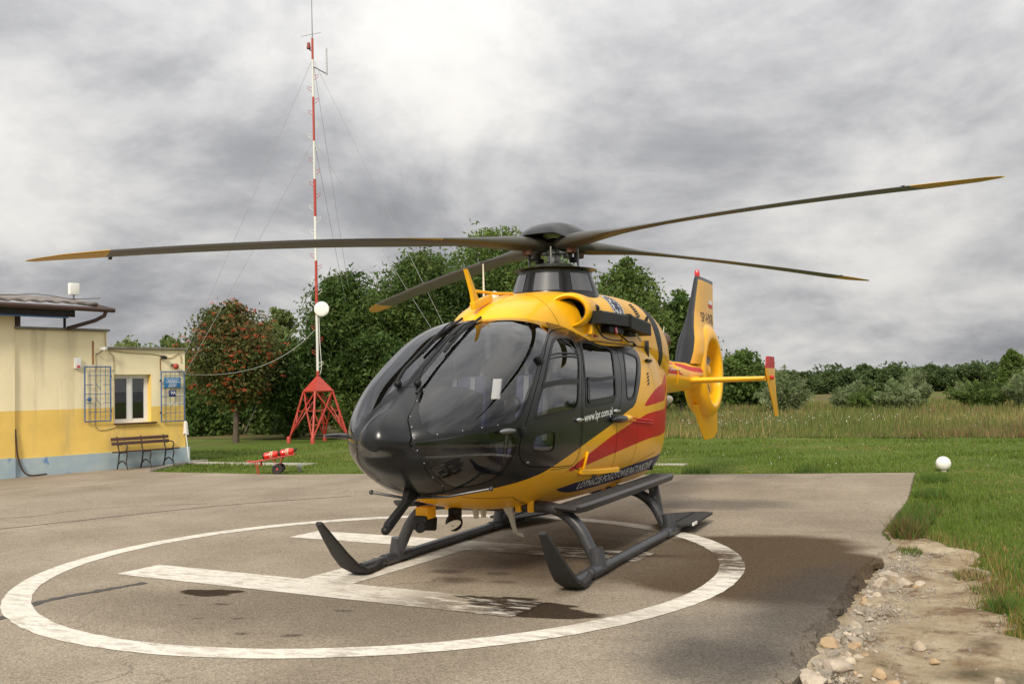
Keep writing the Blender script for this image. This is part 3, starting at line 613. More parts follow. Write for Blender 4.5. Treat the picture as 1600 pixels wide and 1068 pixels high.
# exhausts
for sd_ in (1, -1):
    obj('exhaust_pipe', MB().tube([(-2.9, .17*sd_, 2.20), (-3.22, .20*sd_, 2.22), (-3.34, .22*sd_, 2.24)], [.12, .12, .125], 20, caps=False), M_exh, cowl)
obj('rear_firewall', MB().loft([[Vector(p) for p in COW.P(np.full(30, COW.smax*.985), np.linspace(-.6, math.pi+.6, 30))]], caps=False).add([Vector(p) for p in COW.P(np.full(30, COW.smax*.985), np.linspace(-.6, math.pi+.6, 30))], [list(range(30))]), M_blk, cowl, fix=False)
# equipment box on brackets beside the cowling
Mx = Matrix.Rotation(-.035, 3, 'Y')@Matrix.Rotation(-.02, 3, 'Z')
mb = MB(); a0 = (.66, .70, 2.315); a1 = (-.14, .72, 2.315); a2 = (-.90, .72, 2.262)
def boxrun(p0, p1, w, h):
    r = []
    for p in (p0, p1): r.append([Vector((p[0], p[1]+a*w, p[2]+b*h)) for a, b in ((-.5, -.5), (.5, -.5), (.5, .35), (.38, .5), (-.38, .5), (-.5, .35))])
    return r
mb.loft(boxrun(a0, a1, .16, .125)); mb.loft(boxrun(a1, (-.20, .72, 2.315), .19, .15)); mb.loft(boxrun((-.20, .72, 2.312), a2, .15, .150))
eq = obj('hoist_light_box', mb, M_blk, heli, angle=20)
mb = MB().ball((.42, .62, 2.42), .04, 10, 8); mb.tube([(.42, .62, 2.33), (.42, .62, 2.42)], .018, 8); mb.box((-.5, .66, 2.20), (.30, .10, .06), bev=.01); mb.box((.1, .68, 2.21), (.46, .10, .07), bev=.012); mb.tube([(-.86, .74, 2.36), (-.90, .75, 2.40), (-.93, .74, 2.36)], .012, 6); mb.tube([(-.90, .74, 2.22), (-1.02, .74, 2.205)], .016, 6)
obj('box_bracket', mb, M_blk, eq); obj('red_tie', MB().box((.14, .735, 2.205), (.07, .012, .075), Matrix.Rotation(.5, 3, 'Y'), bev=.004), M_redlamp, eq)
mb = MB()
for pts in ([(-.1, .68, 2.18), (-.3, .72, 2.10), (-.55, .68, 2.11), (-.75, .66, 2.08)], [(.55, .66, 2.24), (.45, .70, 2.13), (.2, .72, 2.10), (-.1, .72, 2.11)]): mb.tube(crom(pts, 5, False), .008, 6)
obj('cable', mb, M_blk, eq); obj('actuator_rod', MB().tube([(-.42, .76, 2.20), (-.60, .76, 2.12)], .012, 8), M_sil, eq)
obj('bracket_plate', MB().box((.58, .60, 2.23), (.10, .10, .16), bev=.01).box((-.45, .60, 2.16), (.22, .08, .14), bev=.01), M_yel, eq)

# --- mast fairing and rotor
MC = Vector((-.03, 0, 0))
mb = MB().lathe([(.47, 2.54), (.445, 2.66), (.41, 2.76), (.385, 2.84), (.39, 2.865)], 48, MC, sx=1.22); fair = obj('mast_fairing', mb, M_drk, heli, angle=60)
mb = MB(); rg = []
for r, z in ((.385, 2.855), (.44, 2.875), (.455, 2.885), (.40, 2.895), (.28, 2.885), (.25, 2.85)):
    rg.append([Vector((MC.x+1.12*r*math.cos(q), r*math.sin(q), z+.085*max(0, -math.cos(q-.15))**1.5*(r/.44))) for q in np.linspace(0, 2*math.pi, 48, endpoint=False)])
obj('fairing_collar', mb.loft(rg), M_drk, fair, angle=60)
for q in (.25, 1.15, -.65): # lighter access panels
    v = []; K = 8
    for k in range(K+1):
        a = q-.30+.60*k/K
        for r, z in ((.452, 2.635), (.393, 2.825)): v.append((MC.x+(r*1.22+.004)*math.cos(a), (r+.004)*math.sin(a), z))
    obj('access_panel', MB().add(v, [[2*k, 2*k+2, 2*k+3, 2*k+1] for k in range(K)]), mat('panel_grey', (.055, .058, .068), .3, coat=.5), fair)
obj('rotor_mast', MB().lathe([(.075, 2.70), (.068, 2.95), (.062, 3.20)], 24), M_steel, heli)
obj('swashplate', MB().lathe([(.10, 2.90), (.20, 2.91), (.21, 2.95), (.12, 2.97), (.08, 2.99)], 32).lathe([(.075, 3.06), (.12, 3.065), (.12, 3.085), (.075, 3.09)], 24), M_steel, heli)
mb = MB().lathe([(.06, 3.12), (.17, 3.13), (.19, 3.17), (.16, 3.22), (.06, 3.24)], 32); obj('rotor_hub', mb, M_blk, heli)
cap = MB(); rg = []
for r, z in ((1e-4, 3.415), (.08, 3.412), (.16, 3.395), (.26, 3.362), (.345, 3.312), (.405, 3.262), (.418, 3.244), (.40, 3.238), (.20, 3.27), (1e-4, 3.28)):
    rg.append([Vector((r*math.cos(q), r*math.sin(q), z-(.045*max(0, math.sin(4*(q+.5761)+math.pi/2+.9))**2 if .3 < r else 0))) for q in np.linspace(0, 2*math.pi, 64, endpoint=False)])
obj('rotor_cap', cap.loft(rg, caps=False), M_drk, heli, angle=70)
ZT = {0: 2.771, 1: 2.873, 2: 2.971, 3: 2.870}
for k in range(4):
    an = -.5761+k*math.pi/2; er = Vector((math.cos(an), math.sin(an), 0)); et = Vector((-math.sin(an), math.cos(an), 0)); ez = Vector((0, 0, 1))
    rings, rr = [], [.10, .16, .25, .36, .5, .65, .8, .95, 1.15, 1.4, 1.8, 2.2, 2.6, 3.0, 3.4, 3.8, 4.2, 4.5, 4.56, 4.7, 4.85, 4.95, 5.03, 5.08, 5.10]
    for r in rr:
        ch = np.interp(r, [.1, .25, .5, .8, 1.1, 1.5, 4.55, 4.85, 5.03, 5.1], [.18, .25, .265, .235, .235, .29, .29, .245, .15, .05])
        th = np.interp(r, [.1, .25, .5, .8, 1.2, 1.7, 4.5, 5.1], [.11, .150, .150, .110, .060, .038, .030, .008])
        tw = R(np.interp(r, [.1, .9, 1.6, 5.1], [2, 6, 9, 3])); sw = np.interp(r, [0, 4.5, 4.85, 5.1], [0, 0, -.02, -.09])
        z = 3.17+(ZT[k]-3.17)*(r/5.1)**1.75; pw = np.interp(r, [.8, 1.6], [2.2, 1.0]); ring = []
        for j in range(20):
            q = 2*math.pi*j/20; cx = math.cos(q)*.5; s_ = math.sin(q)
            tt = (abs(s_)**.9*np.sign(s_))*.5*th*(1 if r < 1.0 else (.55+.45*(cx+.5))*1.15)
            xx = cx*ch+ch*np.interp(r, [.5, 1.5], [0, -.12])+sw
            ring.append(er*r+et*(xx*math.cos(tw)-tt*math.sin(tw))+ez*(z+xx*math.sin(tw)+tt*math.cos(tw)))
        rings.append(ring)
    bl = obj('rotor_blade', MB().loft(rings[:18]), M_bladem, heli, angle=50); bt = MB().loft(rings[17:]); obj('blade_tip', bt, M_bladey, bl, angle=50)
    le = MB().loft([[rings[i][j] for j in (18, 19, 0, 1, 2)] for i in range(9, 18)], caps=False)
    le.v = [tuple(Vector(p)+et*.002) for p in le.v]; obj('erosion_strip', MB().add([p for p in le.v], [[i*5+j, i*5+j+1, (i+1)*5+j+1, (i+1)*5+j] for i in range(8) for j in range(4)]), M_steel, bl)
    obj('trim_tab', MB().box(er*4.45-et*.20+ez*(3.17+(ZT[k]-3.17)*(4.45/5.1)**1.75-.018), (.03, .05, .004), Matrix((er, et, ez)).transposed()@Matrix.Rotation(.5, 3, 'X')), M_blk, bl)
    P0 = er*.17+et*.20
    obj('pitch_link', MB().tube([P0+ez*2.94, P0+ez*3.02, P0+ez*3.12], [.012, .016, .012], 8), M_steel, heli)
    obj('lag_damper', MB().lathe([(.05, 0), (.056, .015), (.056, .06), (.045, .075)], 20, er*.34+ez*3.045), M_brown, heli)
    obj('damper_mount', MB().lathe([(.05, 0), (.05, .05)], 16, er*.27+ez*3.0), M_blk, heli)

# --- tail boom
BOOM = Shell([(-2.6, 0, 1.8, 1.8, 1.8, 2, 2), (-2.62, .24, 1.80, 2.12, 1.50, 2.1, 2.1), (-3.2, .25, 1.775, 2.06, 1.49, 2.1, 2.1), (-4.2, .225, 1.76, 2.00, 1.51, 2.1, 2.1), (-5.0, .20, 1.76, 1.98, 1.53, 2.1, 2.1), (-5.9, .17, 1.78, 1.98, 1.56, 2, 2)])
boom = Cut(BOOM, np.linspace(.1, BOOM.smax, 50), np.linspace(-math.pi/2, math.pi/2, 40))
tp, o = boom.split(boom.all, lambda: boom.field([(-2.5, .95), (-4.2, 1.0), (-5.2, 1.15), (-5.6, 1.8), (-2.5, 1.8)]))
r1, o = boom.split(o, lambda: boom.field([(-3.0, 1.80), (-3.0, 1.93), (-3.6, 1.90), (-4.0, 1.84), (-4.45, 1.76), (-3.9, 1.78), (-3.4, 1.80)], 'xz'))
r2_, o = boom.split(o, lambda: boom.field([(-3.55, 1.97), (-4.0, 1.92), (-4.6, 1.85), (-5.1, 1.82), (-6.2, 1.80), (-6.2, 1.875), (-5.1, 1.90), (-4.6, 1.93), (-4.2, 1.945)], 'xz'))
boom.build('tail_boom', [(o, M_yel), (tp, M_drk), (r1+r2_, M_red)], heli)
obj('boom_collar', MB().lathe([(.235, -.01), (.243, 0), (.235, .01)], 32, (-4.05, 0, 1.762), Matrix.Rotation(math.pi/2, 3, 'Y')), M_yel, heli)
obj('tail_position_lamp', MB().box((-3.42, .265, 1.84), (.10, .04, .05), bev=.012), M_redlamp, heli); obj('boom_handle', MB().tube([(-3.5, .26, 1.845), (-3.62, .29, 1.84), (-3.95, .285, 1.825), (-4.02, .24, 1.82)], .009, 6), M_sil, heli)
# shrouded tail rotor
FC = Vector((-6.48, 0, 1.82)); Ry = Matrix.Rotation(-math.pi/2, 3, 'X')
prof = [(.53, -.155), (.535, -.17), (.555, -.19), (.60, -.195), (.68, -.18), (.76, -.135), (.82, -.07), (.835, 0), (.82, .07), (.76, .135), (.68, .18), (.60, .195), (.555, .19), (.535, .17), (.53, .155), (.53, 0), (.53, -.155)]
mb = MB(); n = 72; V = []
for r, y in prof:
    for j in range(n):
        q = 2*math.pi*j/n; k = 1 if r < .56 else np.interp(r, [.55, .84], [1, 1.0+.12*max(0, -math.cos(q))+.03*max(0, math.cos(q))-.10*max(0, -math.sin(q))]); V.append((FC.x+r*k*math.cos(q), y, FC.z+r*k*math.sin(q)))
mb.add(V, [[i*n+j, i*n+(j+1) % n, (i+1)*n+(j+1) % n, (i+1)*n+j] for i in range(len(prof)-1) for j in range(n)]); obj('tail_rotor_shroud', mb, M_yel, heli, angle=60)
mb = MB().lathe([(.15, -.06), (.16, 0), (.15, .06), (.10, .11), (1e-4, .13)], 24, FC, Ry); obj('tail_rotor_hub', mb, M_yel, heli)
for k in range(10):
    q = 2*math.pi*k/10+[0, .12, -.08, .05, .1, -.1, .04, -.05, .09, 0][k]; er = Vector((math.cos(q), 0, math.sin(q))); et = Vector((-math.sin(q), 0, math.cos(q))); rg = []
    for r, c in ((.12, .05), (.2, .07), (.35, .085), (.51, .09)):
        a = .9-.6*r; rg.append([FC+er*r+(et*math.cos(a)+Vector((0, 1, 0))*math.sin(a))*c*x_+Vector((0, math.cos(a), 0))*y_*.014-et*math.sin(a)*y_*.014 for x_, y_ in ((-.5, 0), (-.2, .5), (.5, .15), (.5, -.15), (-.2, -.5))])
    obj('tail_rotor_blade', MB().loft(rg), M_fr_grey, heli)
for q in (.02, 2.1, 4.2): obj('stator_vane', MB().tube([FC+Vector((math.cos(q)*.1, -.07, math.sin(q)*.1)), FC+Vector((math.cos(q)*.54, -.07, math.sin(q)*.54))], .03, 10, flat=.5), M_yel, heli)
obj('drive_shaft_cover', MB().tube([FC+Vector((.55, .03, .06)), FC+Vector((.0, .03, .03))], .055, 14), M_red, heli)
# fin: lofted aerofoil sections
def foil(xl, xt_, z, th, n=20, y0=0.0, vertical=True):
    out = []
    for j in range(2*n):
        c = (1-math.cos(math.pi*j/n))/2 if j <= n else (1-math.cos(math.pi*(2*n-j)/n))/2
        t = th*5*(.2969*math.sqrt(c)-.126*c-.3516*c*c+.2843*c**3-.0950*c**4); t = max(t, .006)
        out.append((xl+(xt_-xl)*c, (t if j <= n else -t)))
    return out
FIN = [(1.95, -4.90, -7.28, .32), (2.15, -5.08, -7.30, .37), (2.35, -5.24, -7.31, .34), (2.55, -5.42, -7.31, .22), (2.8, -5.64, -7.32, .125), (3.1, -5.88, -7.34, .095), (3.38, -6.10, -7.37, .08), (3.44, -6.16, -7.37, .06)]
zs = np.linspace(1.95, 3.44, 26); n_ = 24; LEV = []; V = []
for z in zs:
    xl, xr, th = (np.interp(z, [f[0] for f in FIN], [f[k] for f in FIN]) for k in (1, 2, 3)); LEV.append(foil(xl, xr, z, th*2*.5/.5/1.0/2, n_)); V += [(x, y, z) for x, y in LEV[-1]]
nn_ = 2*n_; mb = MB(); fs, ms = [], []
for i in range(len(zs)-1):
    for j in range(nn_):
        c = j if j < n_ else nn_-1-j; fs.append([i*nn_+j, i*nn_+(j+1) % nn_, (i+1)*nn_+(j+1) % nn_, (i+1)*nn_+j]); cut = np.interp(zs[i], [1.95, 2.5, 3.4], [4.6, 4.2, 4.2])
        ms.append(1 if (c < cut or zs[i+1] > 3.41) else 0)
mb.v = V; mb.f = [tuple(f) for f in fs]+[tuple(range((len(zs)-1)*nn_, len(zs)*nn_))]; mb.m = ms+[1]
# the shroud's bore passes through the lower fin: keep fin skin only above it
keep = [k for k, f in enumerate(mb.f) if min(Vector((V[i][0]-FC.x, 0, V[i][2]-FC.z)).length for i in f) > .60]
mb.f = [mb.f[k] for k in keep]; mb.m = [mb.m[k] for k in keep]
fin = obj('tail_fin', mb, [M_yel, M_drk], heli, angle=70)
fbvh = BVHTree.FromPolygons([Vector(v) for v in V], [list(f) for f in fs])
lettering('lettering', 'SP-HXR', [(-6.14, 2.66), (-7.24, 2.655), (-7.26, 2.84), (-6.16, 2.83)], M_letterd, fin, tree=fbvh, fat=.004)
def side_rect(name, x0, x1, z0, z1, mt, tree, off):
    v = []; 
    for i in range(4):
        for z in (z0, z1):
            x = x0+(x1-x0)*i/3; h = on_side(x, z, off, tree); v.append(h if h is not None else Vector((x, .1, z)))
    return obj(name, MB().add(v, [[2*i, 2*i+2, 2*i+3, 2*i+1] for i in range(3)]), mt, fin, fix=False)
side_rect('flag', -6.88, -7.24, 3.01, 3.08, M_letter, fbvh, .004); side_rect('flag', -6.88, -7.24, 2.945, 3.01, M_red, fbvh, .004)
obj('beacon_light', MB().lathe([(.045, 3.43), (.045, 3.50), (.03, 3.545), (1e-4, 3.56)], 16, (-6.3, 0, 0)), M_redlamp, fin)
rg = [[Vector((x, y, z)) for x, y in foil(xl, xr, z, th, 14)] for z, xl, xr, th in ((1.30, -5.65, -7.35, .11), (1.12, -5.85, -7.36, .075), (.95, -6.05, -7.36, .06), (.80, -6.22, -7.33, .05), (.69, -6.40, -7.05, .035))]
obj('ventral_fin', MB().loft(rg), M_yel, heli, angle=60)
rg = [[Vector((x, y, 1.685+t)) for x, t in foil(-4.86, -5.42, 0, .10-.02*abs(y), 12)] for y in (-1.30, -.6, 0, .6, 1.30)]
obj('tail_plane', MB().loft(rg), M_yel, heli, angle=60)
obj('tail_plane_root', MB().tube([(-5.05, -.28, 1.685), (-5.05, .28, 1.685)], .085, 16, flat=.7), M_yel, heli)
for sd_ in (1, -1):
    rg = [[Vector((x, 1.31*sd_+t, z)) for x, t in foil(xl, xr, z, .030, 10)] for z, xl, xr in ((1.10, -5.62, -5.92), (1.35, -5.38, -5.80), (1.70, -5.02, -5.72), (1.84, -4.95, -5.72))]
    ep = obj('end_plate', MB().loft(rg), M_yel, heli, angle=60)
    rg = [[Vector((x, 1.31*sd_+t, z)) for x, t in foil(xl, xr, z, .030, 10)] for z, xl, xr in ((1.84, -4.95, -5.72), (2.01, -5.05, -5.72), (2.02, -5.10, -5.70))]
    obj('end_plate_tip', MB().loft(rg), M_red, ep, angle=60)
    obj('position_light', MB().ball((-5.25, 1.355*sd_, 1.70), .04, 12, 8, sc=(1.3, .8, 1)), M_redlamp, ep)

# --- cabin
obj('cabin_floor', MB().prism([(-1.2, -.56), (1.7, -.54), (2.1, -.40), (2.5, -.18), (2.5, .18), (2.1, .40), (1.7, .54), (-1.2, .56)], .03, (0, 0, .78), (1, 0, 0), (0, 1, 0), (0, 0, 1)), M_int, heli)
mb = MB()
rg = [[Vector((x, y, z)) for y, z in ((-w*.8, lo), (-w, h-.05), (-w*.7, h), (w*.7, h), (w, h-.05), (w*.8, lo))] for x, w, h, lo in ((3.08, .18, 1.30, 1.05), (2.98, .30, 1.50, 1.0), (2.86, .38, 1.60, .98), (2.70, .42, 1.66, .95), (2.58, .42, 1.64, .95), (2.56, .40, 1.56, .95))]
obj('instrument_console', mb.loft(rg), mat('console_matte', (.030, .030, .032), .9, spec=.2), heli, angle=30)
obj('centre_pedestal', MB().box((2.25, 0, 1.0), (.7, .26, .5), bev=.03), M_blk, heli)
for y in (-.22, .22): obj('instrument_screen', MB().box((2.548, y*.9, 1.42), (.01, .26, .2), bev=.004), M_rub, heli)
obj('cabin_bulkhead', MB().box((-1.25, 0, 1.4), (.04, 1.3, 1.5)), M_int, heli)
for y in (.38, -.38):
    st = MB().box((1.62, y, 1.02), (.50, .46, .14), bev=.05); st.box((1.37, y, 1.40), (.13, .46, .72), Matrix.Rotation(-.14, 3, 'Y'), bev=.05)
    so_ = obj('pilot_seat', st, M_seat, heli)
    rg = MB().tube([(1.31, y-.14, 1.76), (1.29, y-.15, 1.95), (1.29, y-.10, 2.0), (1.29, y+.10, 2.0), (1.29, y+.15, 1.95), (1.31, y+.14, 1.76)], .022, 8); obj('headrest', rg, M_fr_grey, so_)
    obj('headrest_pad', MB().box((1.30, y, 1.88), (.06, .24, .18), bev=.03), M_seat, so_)
    obj('harness', MB().box((1.455, y-.1, 1.45), (.012, .05, .6), Matrix.Rotation(-.14, 3, 'Y')).box((1.455, y+.1, 1.45), (.012, .05, .6), Matrix.Rotation(-.14, 3, 'Y')), M_fr_grey, so_)
    obj('seat_base', MB().box((1.6, y, .86), (.4, .36, .2), bev=.03), M_fr_grey, so_)
for y in (.42, -.1):
    st = MB().box((.1, y, 1.05), (.46, .44, .13), bev=.04); st.box((-.14, y, 1.44), (.12, .44, .72), bev=.04); so_ = obj('cabin_seat', st, M_seat, heli); obj('seat_base', MB().box((.1, y, .88), (.36, .3, .24)), M_fr_grey, so_)
obj('stretcher', MB().box((.3, -.42, 1.05), (1.6, .46, .10), bev=.03).box((.3, -.42, .88), (1.3, .3, .2)), M_fr_grey, heli)
obj('kneeboard', MB().box((2.50, .50, 1.63), (.02, .075, .17), Matrix.Rotation(-.3, 3, 'Y')), M_wht, heli)
obj('cabin_mirror', MB().ball((2.42, .60, 1.50), .075, 16, 10, sc=(.7, 1, 1)), M_steel, heli)
obj('cyclic_stick', MB().tube([(2.1, .38, .78), (2.15, .38, 1.05), (2.05, .38, 1.28)], .02, 8), M_blk, heli)
obj('overhead_panel', MB().box((1.55, 0, 2.16), (.5, .34, .10), bev=.02), M_int, heli)
obj('windshield_post_light', MB().tube([(1.95, .15, 1.9), (1.93, .15, 2.15)], .03, 10), M_int, heli)
# ================================================================== ground
def nodes_mat(name):
    mt = bpy.data.materials.new(name); mt.use_nodes = True; t = mt.node_tree; return mt, t, t.nodes['Principled BSDF']
class NT:
    """short-hand for building shader node maths"""
    def __init__(s, t): s.t = t; s.g = t.nodes.new('ShaderNodeNewGeometry').outputs['Position']
    def noise(s, scale, detail=6, rough=.6, dist=0.0, off=(0, 0, 0), sc=(1, 1, 1), rot=0.0, vec=None, col=False):
        mp = s.t.nodes.new('ShaderNodeMapping'); mp.inputs[1].default_value = off; mp.inputs[3].default_value = sc; mp.inputs[2].default_value = (0, 0, rot)
        s.t.links.new(vec or s.g, mp.inputs[0]); n = s.t.nodes.new('ShaderNodeTexNoise')
        for k, v in (('Scale', scale), ('Detail', detail), ('Roughness', rough), ('Distortion', dist)): n.inputs[k].default_value = v
        s.t.links.new(mp.outputs[0], n.inputs['Vector']); return n.outputs['Color' if col else 'Fac']
    def rng(s, v, a, b, c=0.0, d=1.0, smooth=False):
        n = s.t.nodes.new('ShaderNodeMapRange')
        if smooth: n.interpolation_type = 'SMOOTHSTEP'
        for i, q in enumerate((a, b, c, d)): n.inputs[i+1].default_value = q
        s.t.links.new(v, n.inputs[0]); return n.outputs[0]
    def math(s, op, a, b=0.0):
        n = s.t.nodes.new('ShaderNodeMath'); n.operation = op
        for i, v in enumerate((a, b)):
            if isinstance(v, (int, float)): n.inputs[i].default_value = v
            else: s.t.links.new(v, n.inputs[i])
        return n.outputs[0]
    def mix(s, f, a, b, blend='MIX'):
        n = s.t.nodes.new('ShaderNodeMix'); n.data_type = 'RGBA'; n.blend_type = blend
        for i, v in ((0, f), (6, a), (7, b)):
            if isinstance(v, tuple): n.inputs[i].default_value = (*v, 1)
            elif isinstance(v, (int, float)): n.inputs[i].default_value = v
            else: s.t.links.new(v, n.inputs[i])
        return n.outputs[2]
    def blob(s, c, r, rot=0.0, soft=.35, warp=.5, wscale=1.5, streak=None):
        """irregular patch: 1 inside, 0 outside; r = half axes"""
        wv = s.noise(wscale, 2.2, .5, 0, (c[0]*3.1, c[1]*1.7, 0), sc=streak or (1, 1, 1), col=True)
        a = s.t.nodes.new('ShaderNodeVectorMath'); a.operation = 'MULTIPLY_ADD'; s.t.links.new(wv, a.inputs[0]); a.inputs[1].default_value = (warp, warp, 0); s.t.links.new(s.g, a.inputs[2])
        b = s.t.nodes.new('ShaderNodeVectorMath'); b.operation = 'SUBTRACT'; s.t.links.new(a.outputs[0], b.inputs[0]); b.inputs[1].default_value = (c[0]+warp*.5, c[1]+warp*.5, 0)
        mp = s.t.nodes.new('ShaderNodeMapping'); mp.vector_type = 'TEXTURE'; mp.inputs[2].default_value = (0, 0, rot); mp.inputs[3].default_value = (r[0], r[1], 1); s.t.links.new(b.outputs[0], mp.inputs[0])
        z = s.t.nodes.new('ShaderNodeVectorMath'); z.operation = 'MULTIPLY'; s.t.links.new(mp.outputs[0], z.inputs[0]); z.inputs[1].default_value = (1, 1, 0)
        l = s.t.nodes.new('ShaderNodeVectorMath'); l.operation = 'LENGTH'; s.t.links.new(z.outputs[0], l.inputs[0])
        return s.rng(l.outputs['Value'], 1-soft, 1+soft, 1, 0, True)
    def bump(s, h, strength, dist, bsdf):
        b = s.t.nodes.new('ShaderNodeBump'); b.inputs['Strength'].default_value = strength; b.inputs['Distance'].default_value = dist
        s.t.links.new(h, b.inputs['Height']); s.t.links.new(b.outputs[0], bsdf.inputs['Normal'])
def asphalt_nodes(t):
    """weathered asphalt: pale binder, fine grit, large patches, oil and damp stains"""
    k = NT(t)
    c = k.mix(k.rng(k.noise(.55, 6, .62), .30, .70), (.225, .187, .140), (.335, .284, .220))
    c = k.mix(k.rng(k.noise(1.6, 7, .65, .4, sc=(1, .35, 1)), .52, .76, 0, .5), c, (.20, .165, .125))
    c = k.mix(k.rng(k.noise(4.5, 5, .6, off=(3, 1, 0)), .62, .72, 0, .35), c, (.17, .15, .125))
    c = k.mix(k.rng(k.noise(22, 4, .65), .60, .72, 0, .45), c, (.12, .10, .078)); c = k.mix(k.rng(k.noise(38, 3, .6, off=(4, 4, 0)), .66, .74, 0, .5), c, (.46, .41, .34))
    c = k.mix(k.rng(k.noise(.35, 4, .6, .8, off=(2, 8, 0), sc=(.3, 1.6, 1)), .52, .70, 0, .45), c, (.165, .135, .10))
    # damp patch near the broken edge, drips and oil
    def st(c, b, col, f): return k.mix(k.math('MULTIPLY', b, f), c, col)
    c = st(c, k.blob((3.6, -.7), (.65, 1.9), .1, .5, .8, 1.5), (.17, .14, .108), .75)
    c = st(c, k.blob((.75, 2.2), (1.75, 1.25), .12, .12, 1.5, 1.1, (1, .5, 1)), (.085, .060, .037), 1.0)
    c = st(c, k.blob((2.2, 2.85), (1.5, .42), .0, .5, .5, 2.0), (.060, .052, .045), .75)
    c = st(c, k.blob((.9, .75), (1.25, .95), .1, .4, .9, 1.2, (1.6, .4, 1)), (.125, .096, .068), .95)
    for cc, r, f, w, so_ in (((.62, .95), (.085, .55), .9, .16, .25), ((.45, .45), (.05, .30), .8, .14, .3), ((1.9, -.35), (.10, .15), .6, .10, .4), ((2.2, -.05), (.12, .16), .6, .10, .4), ((1.85, .15), (.07, .11), .55, .08, .4), ((2.15, .35), (.06, .12), .55, .08, .4)):
        c = st(c, k.blob(cc, r, .06, so_, w, 3.5, (1.5, .5, 1)), (.07, .05, .035), f)
    for cc, r, f, w, ws in (((3.07, 1.10), (.14, .46), 1.0, .30, 3.5), ((2.88, .84), (.11, .46), 1.0, .34, 4.5), ((2.75, .55), (.05, .36), 1.0, .2, 5.0), ((3.32, -1.86), (.12, .24), 1.0, .26, 4.5), ((3.24, -1.72), (.06, .22), 1.0, .16, 5.5)):
        c = st(c, k.blob(cc, r, .13, .10, w, ws, (1.2, .6, 1)), (.042, .029, .019), f)
    for cc, dr in (((3.62, -1.42), .05), ((3.95, -.95), .03), ((4.22, -.25), .045), ((3.74, -1.70), .025), ((4.30, -.62), .03), ((3.5, -.35), .04), ((4.05, -1.25), .02)):
        c = st(c, k.blob(cc, (dr*.8, dr*1.7), .3, .45, .11, 9), (.085, .067, .05), .8)
    c = st(c, k.blob((-3.4, .9), (.5, .95), .2, .5, .7, 2.5, (3, .6, 1)), (.11, .10, .09), .65)
    c = st(c, k.blob((3.3, 2.4), (.8, .5), .0, .5, .6, 2.0), (.105, .095, .085), .55)
    c = st(c, k.blob((3.9, 2.62), (.55, .42), .0, .5, .4, 3.0), (.060, .055, .050), .7)
    # grit
    v = t.nodes.new('ShaderNodeTexVoronoi'); v.inputs['Scale'].default_value = 85; t.links.new(k.g, v.inputs['Vector'])
    hs = t.nodes.new('ShaderNodeSeparateColor'); t.links.new(v.outputs['Color'], hs.inputs[0])
    grit = k.rng(hs.outputs[0], 0, 1, .66, 1.34); gc = t.nodes.new('ShaderNodeCombineColor')
    for i in range(3): t.links.new(grit, gc.inputs[i])
    c = k.mix(.8, c, gc.outputs[0], 'MULTIPLY')
    return k, c, v.outputs['Distance']
M_asph, t, b = nodes_mat('weathered_asphalt'); k, c, vd = asphalt_nodes(t); t.links.new(c, b.inputs['Base Color']); b.inputs['Roughness'].default_value = .92; b.inputs['Specular IOR Level'].default_value = .06
cr = t.nodes.new('ShaderNodeTexVoronoi'); cr.feature = 'DISTANCE_TO_EDGE'; cr.inputs['Scale'].default_value = .55
wv = k.noise(2.0, 6, .65, col=True); ad = t.nodes.new('ShaderNodeVectorMath'); ad.operation = 'MULTIPLY_ADD'; t.links.new(wv, ad.inputs[0]); ad.inputs[1].default_value = (.5, .5, 0); t.links.new(k.g, ad.inputs[2]); t.links.new(ad.outputs[0], cr.inputs['Vector'])
crk = k.math('MULTIPLY', k.rng(cr.outputs['Distance'], .0, .006, 1, 0), k.rng(k.noise(.6, 3), .50, .60)); c2_ = k.mix(k.math('MULTIPLY', crk, .6), c, (.07, .06, .05)); t.links.new(c2_, b.inputs['Base Color'])
k.bump(vd, .5, .006, b)
M_line, t, b = nodes_mat('worn_white_paint'); k, c, vd = asphalt_nodes(t)
oil = k.math('MAXIMUM', k.math('MAXIMUM', k.blob((2.95, .85), (.55, 1.0), .1, .5, .4, 2.2, (1.2, .5, 1)), k.blob((.75, .9), (.7, 2.2), .1, .4, .5, 2, (1.2, .5, 1))), k.blob((3.27, -1.86), (.10, .2), .1, .2, .2, 3))
wear = k.math('MULTIPLY', k.rng(k.noise(9, 8, .7, .3, sc=(1.6, .5, 1)), .46, .60), k.rng(k.noise(1.1, 4, .6), .34, .62, .25, 1))
wear = k.math('MAXIMUM', k.math('MULTIPLY', wear, .75), k.math('MULTIPLY', oil, k.rng(k.noise(7, 8, .7, .3, off=(5, 2, 0), sc=(2.2, .45, 1)), .36, .50)))
pc = k.mix(k.rng(k.noise(26, 6, .7), .35, .68), (.60, .555, .475), (.74, .705, .63)); t.links.new(k.mix(wear, pc, c), b.inputs['Base Color']); b.inputs['Roughness'].default_value = .8; b.inputs['Specular IOR Level'].default_value = .12; k.bump(vd, .3, .004, b)
M_lawn, t, b = nodes_mat('lawn_soil'); k = NT(t)
c = k.mix(k.rng(k.noise(.5, 7, .65), .3, .7), (.060, .095, .014), (.115, .160, .026)); c = k.mix(k.rng(k.noise(.22, 5, .6, off=(4, 2, 0), sc=(.35, 1.4, 1)), .55, .72, 0, .75), c, (.165, .155, .05)); c = k.mix(k.rng(k.noise(14, 6, .7), .55, .75, 0, .6), c, (.03, .05, .01)); t.links.new(c, b.inputs['Base Color']); b.inputs['Roughness'].default_value = .95; b.inputs['Specular IOR Level'].default_value = .15; k.bump(k.noise(30, 6, .7), .8, .03, b)
M_soil, t, b = nodes_mat('pale_sandy_soil'); k = NT(t)
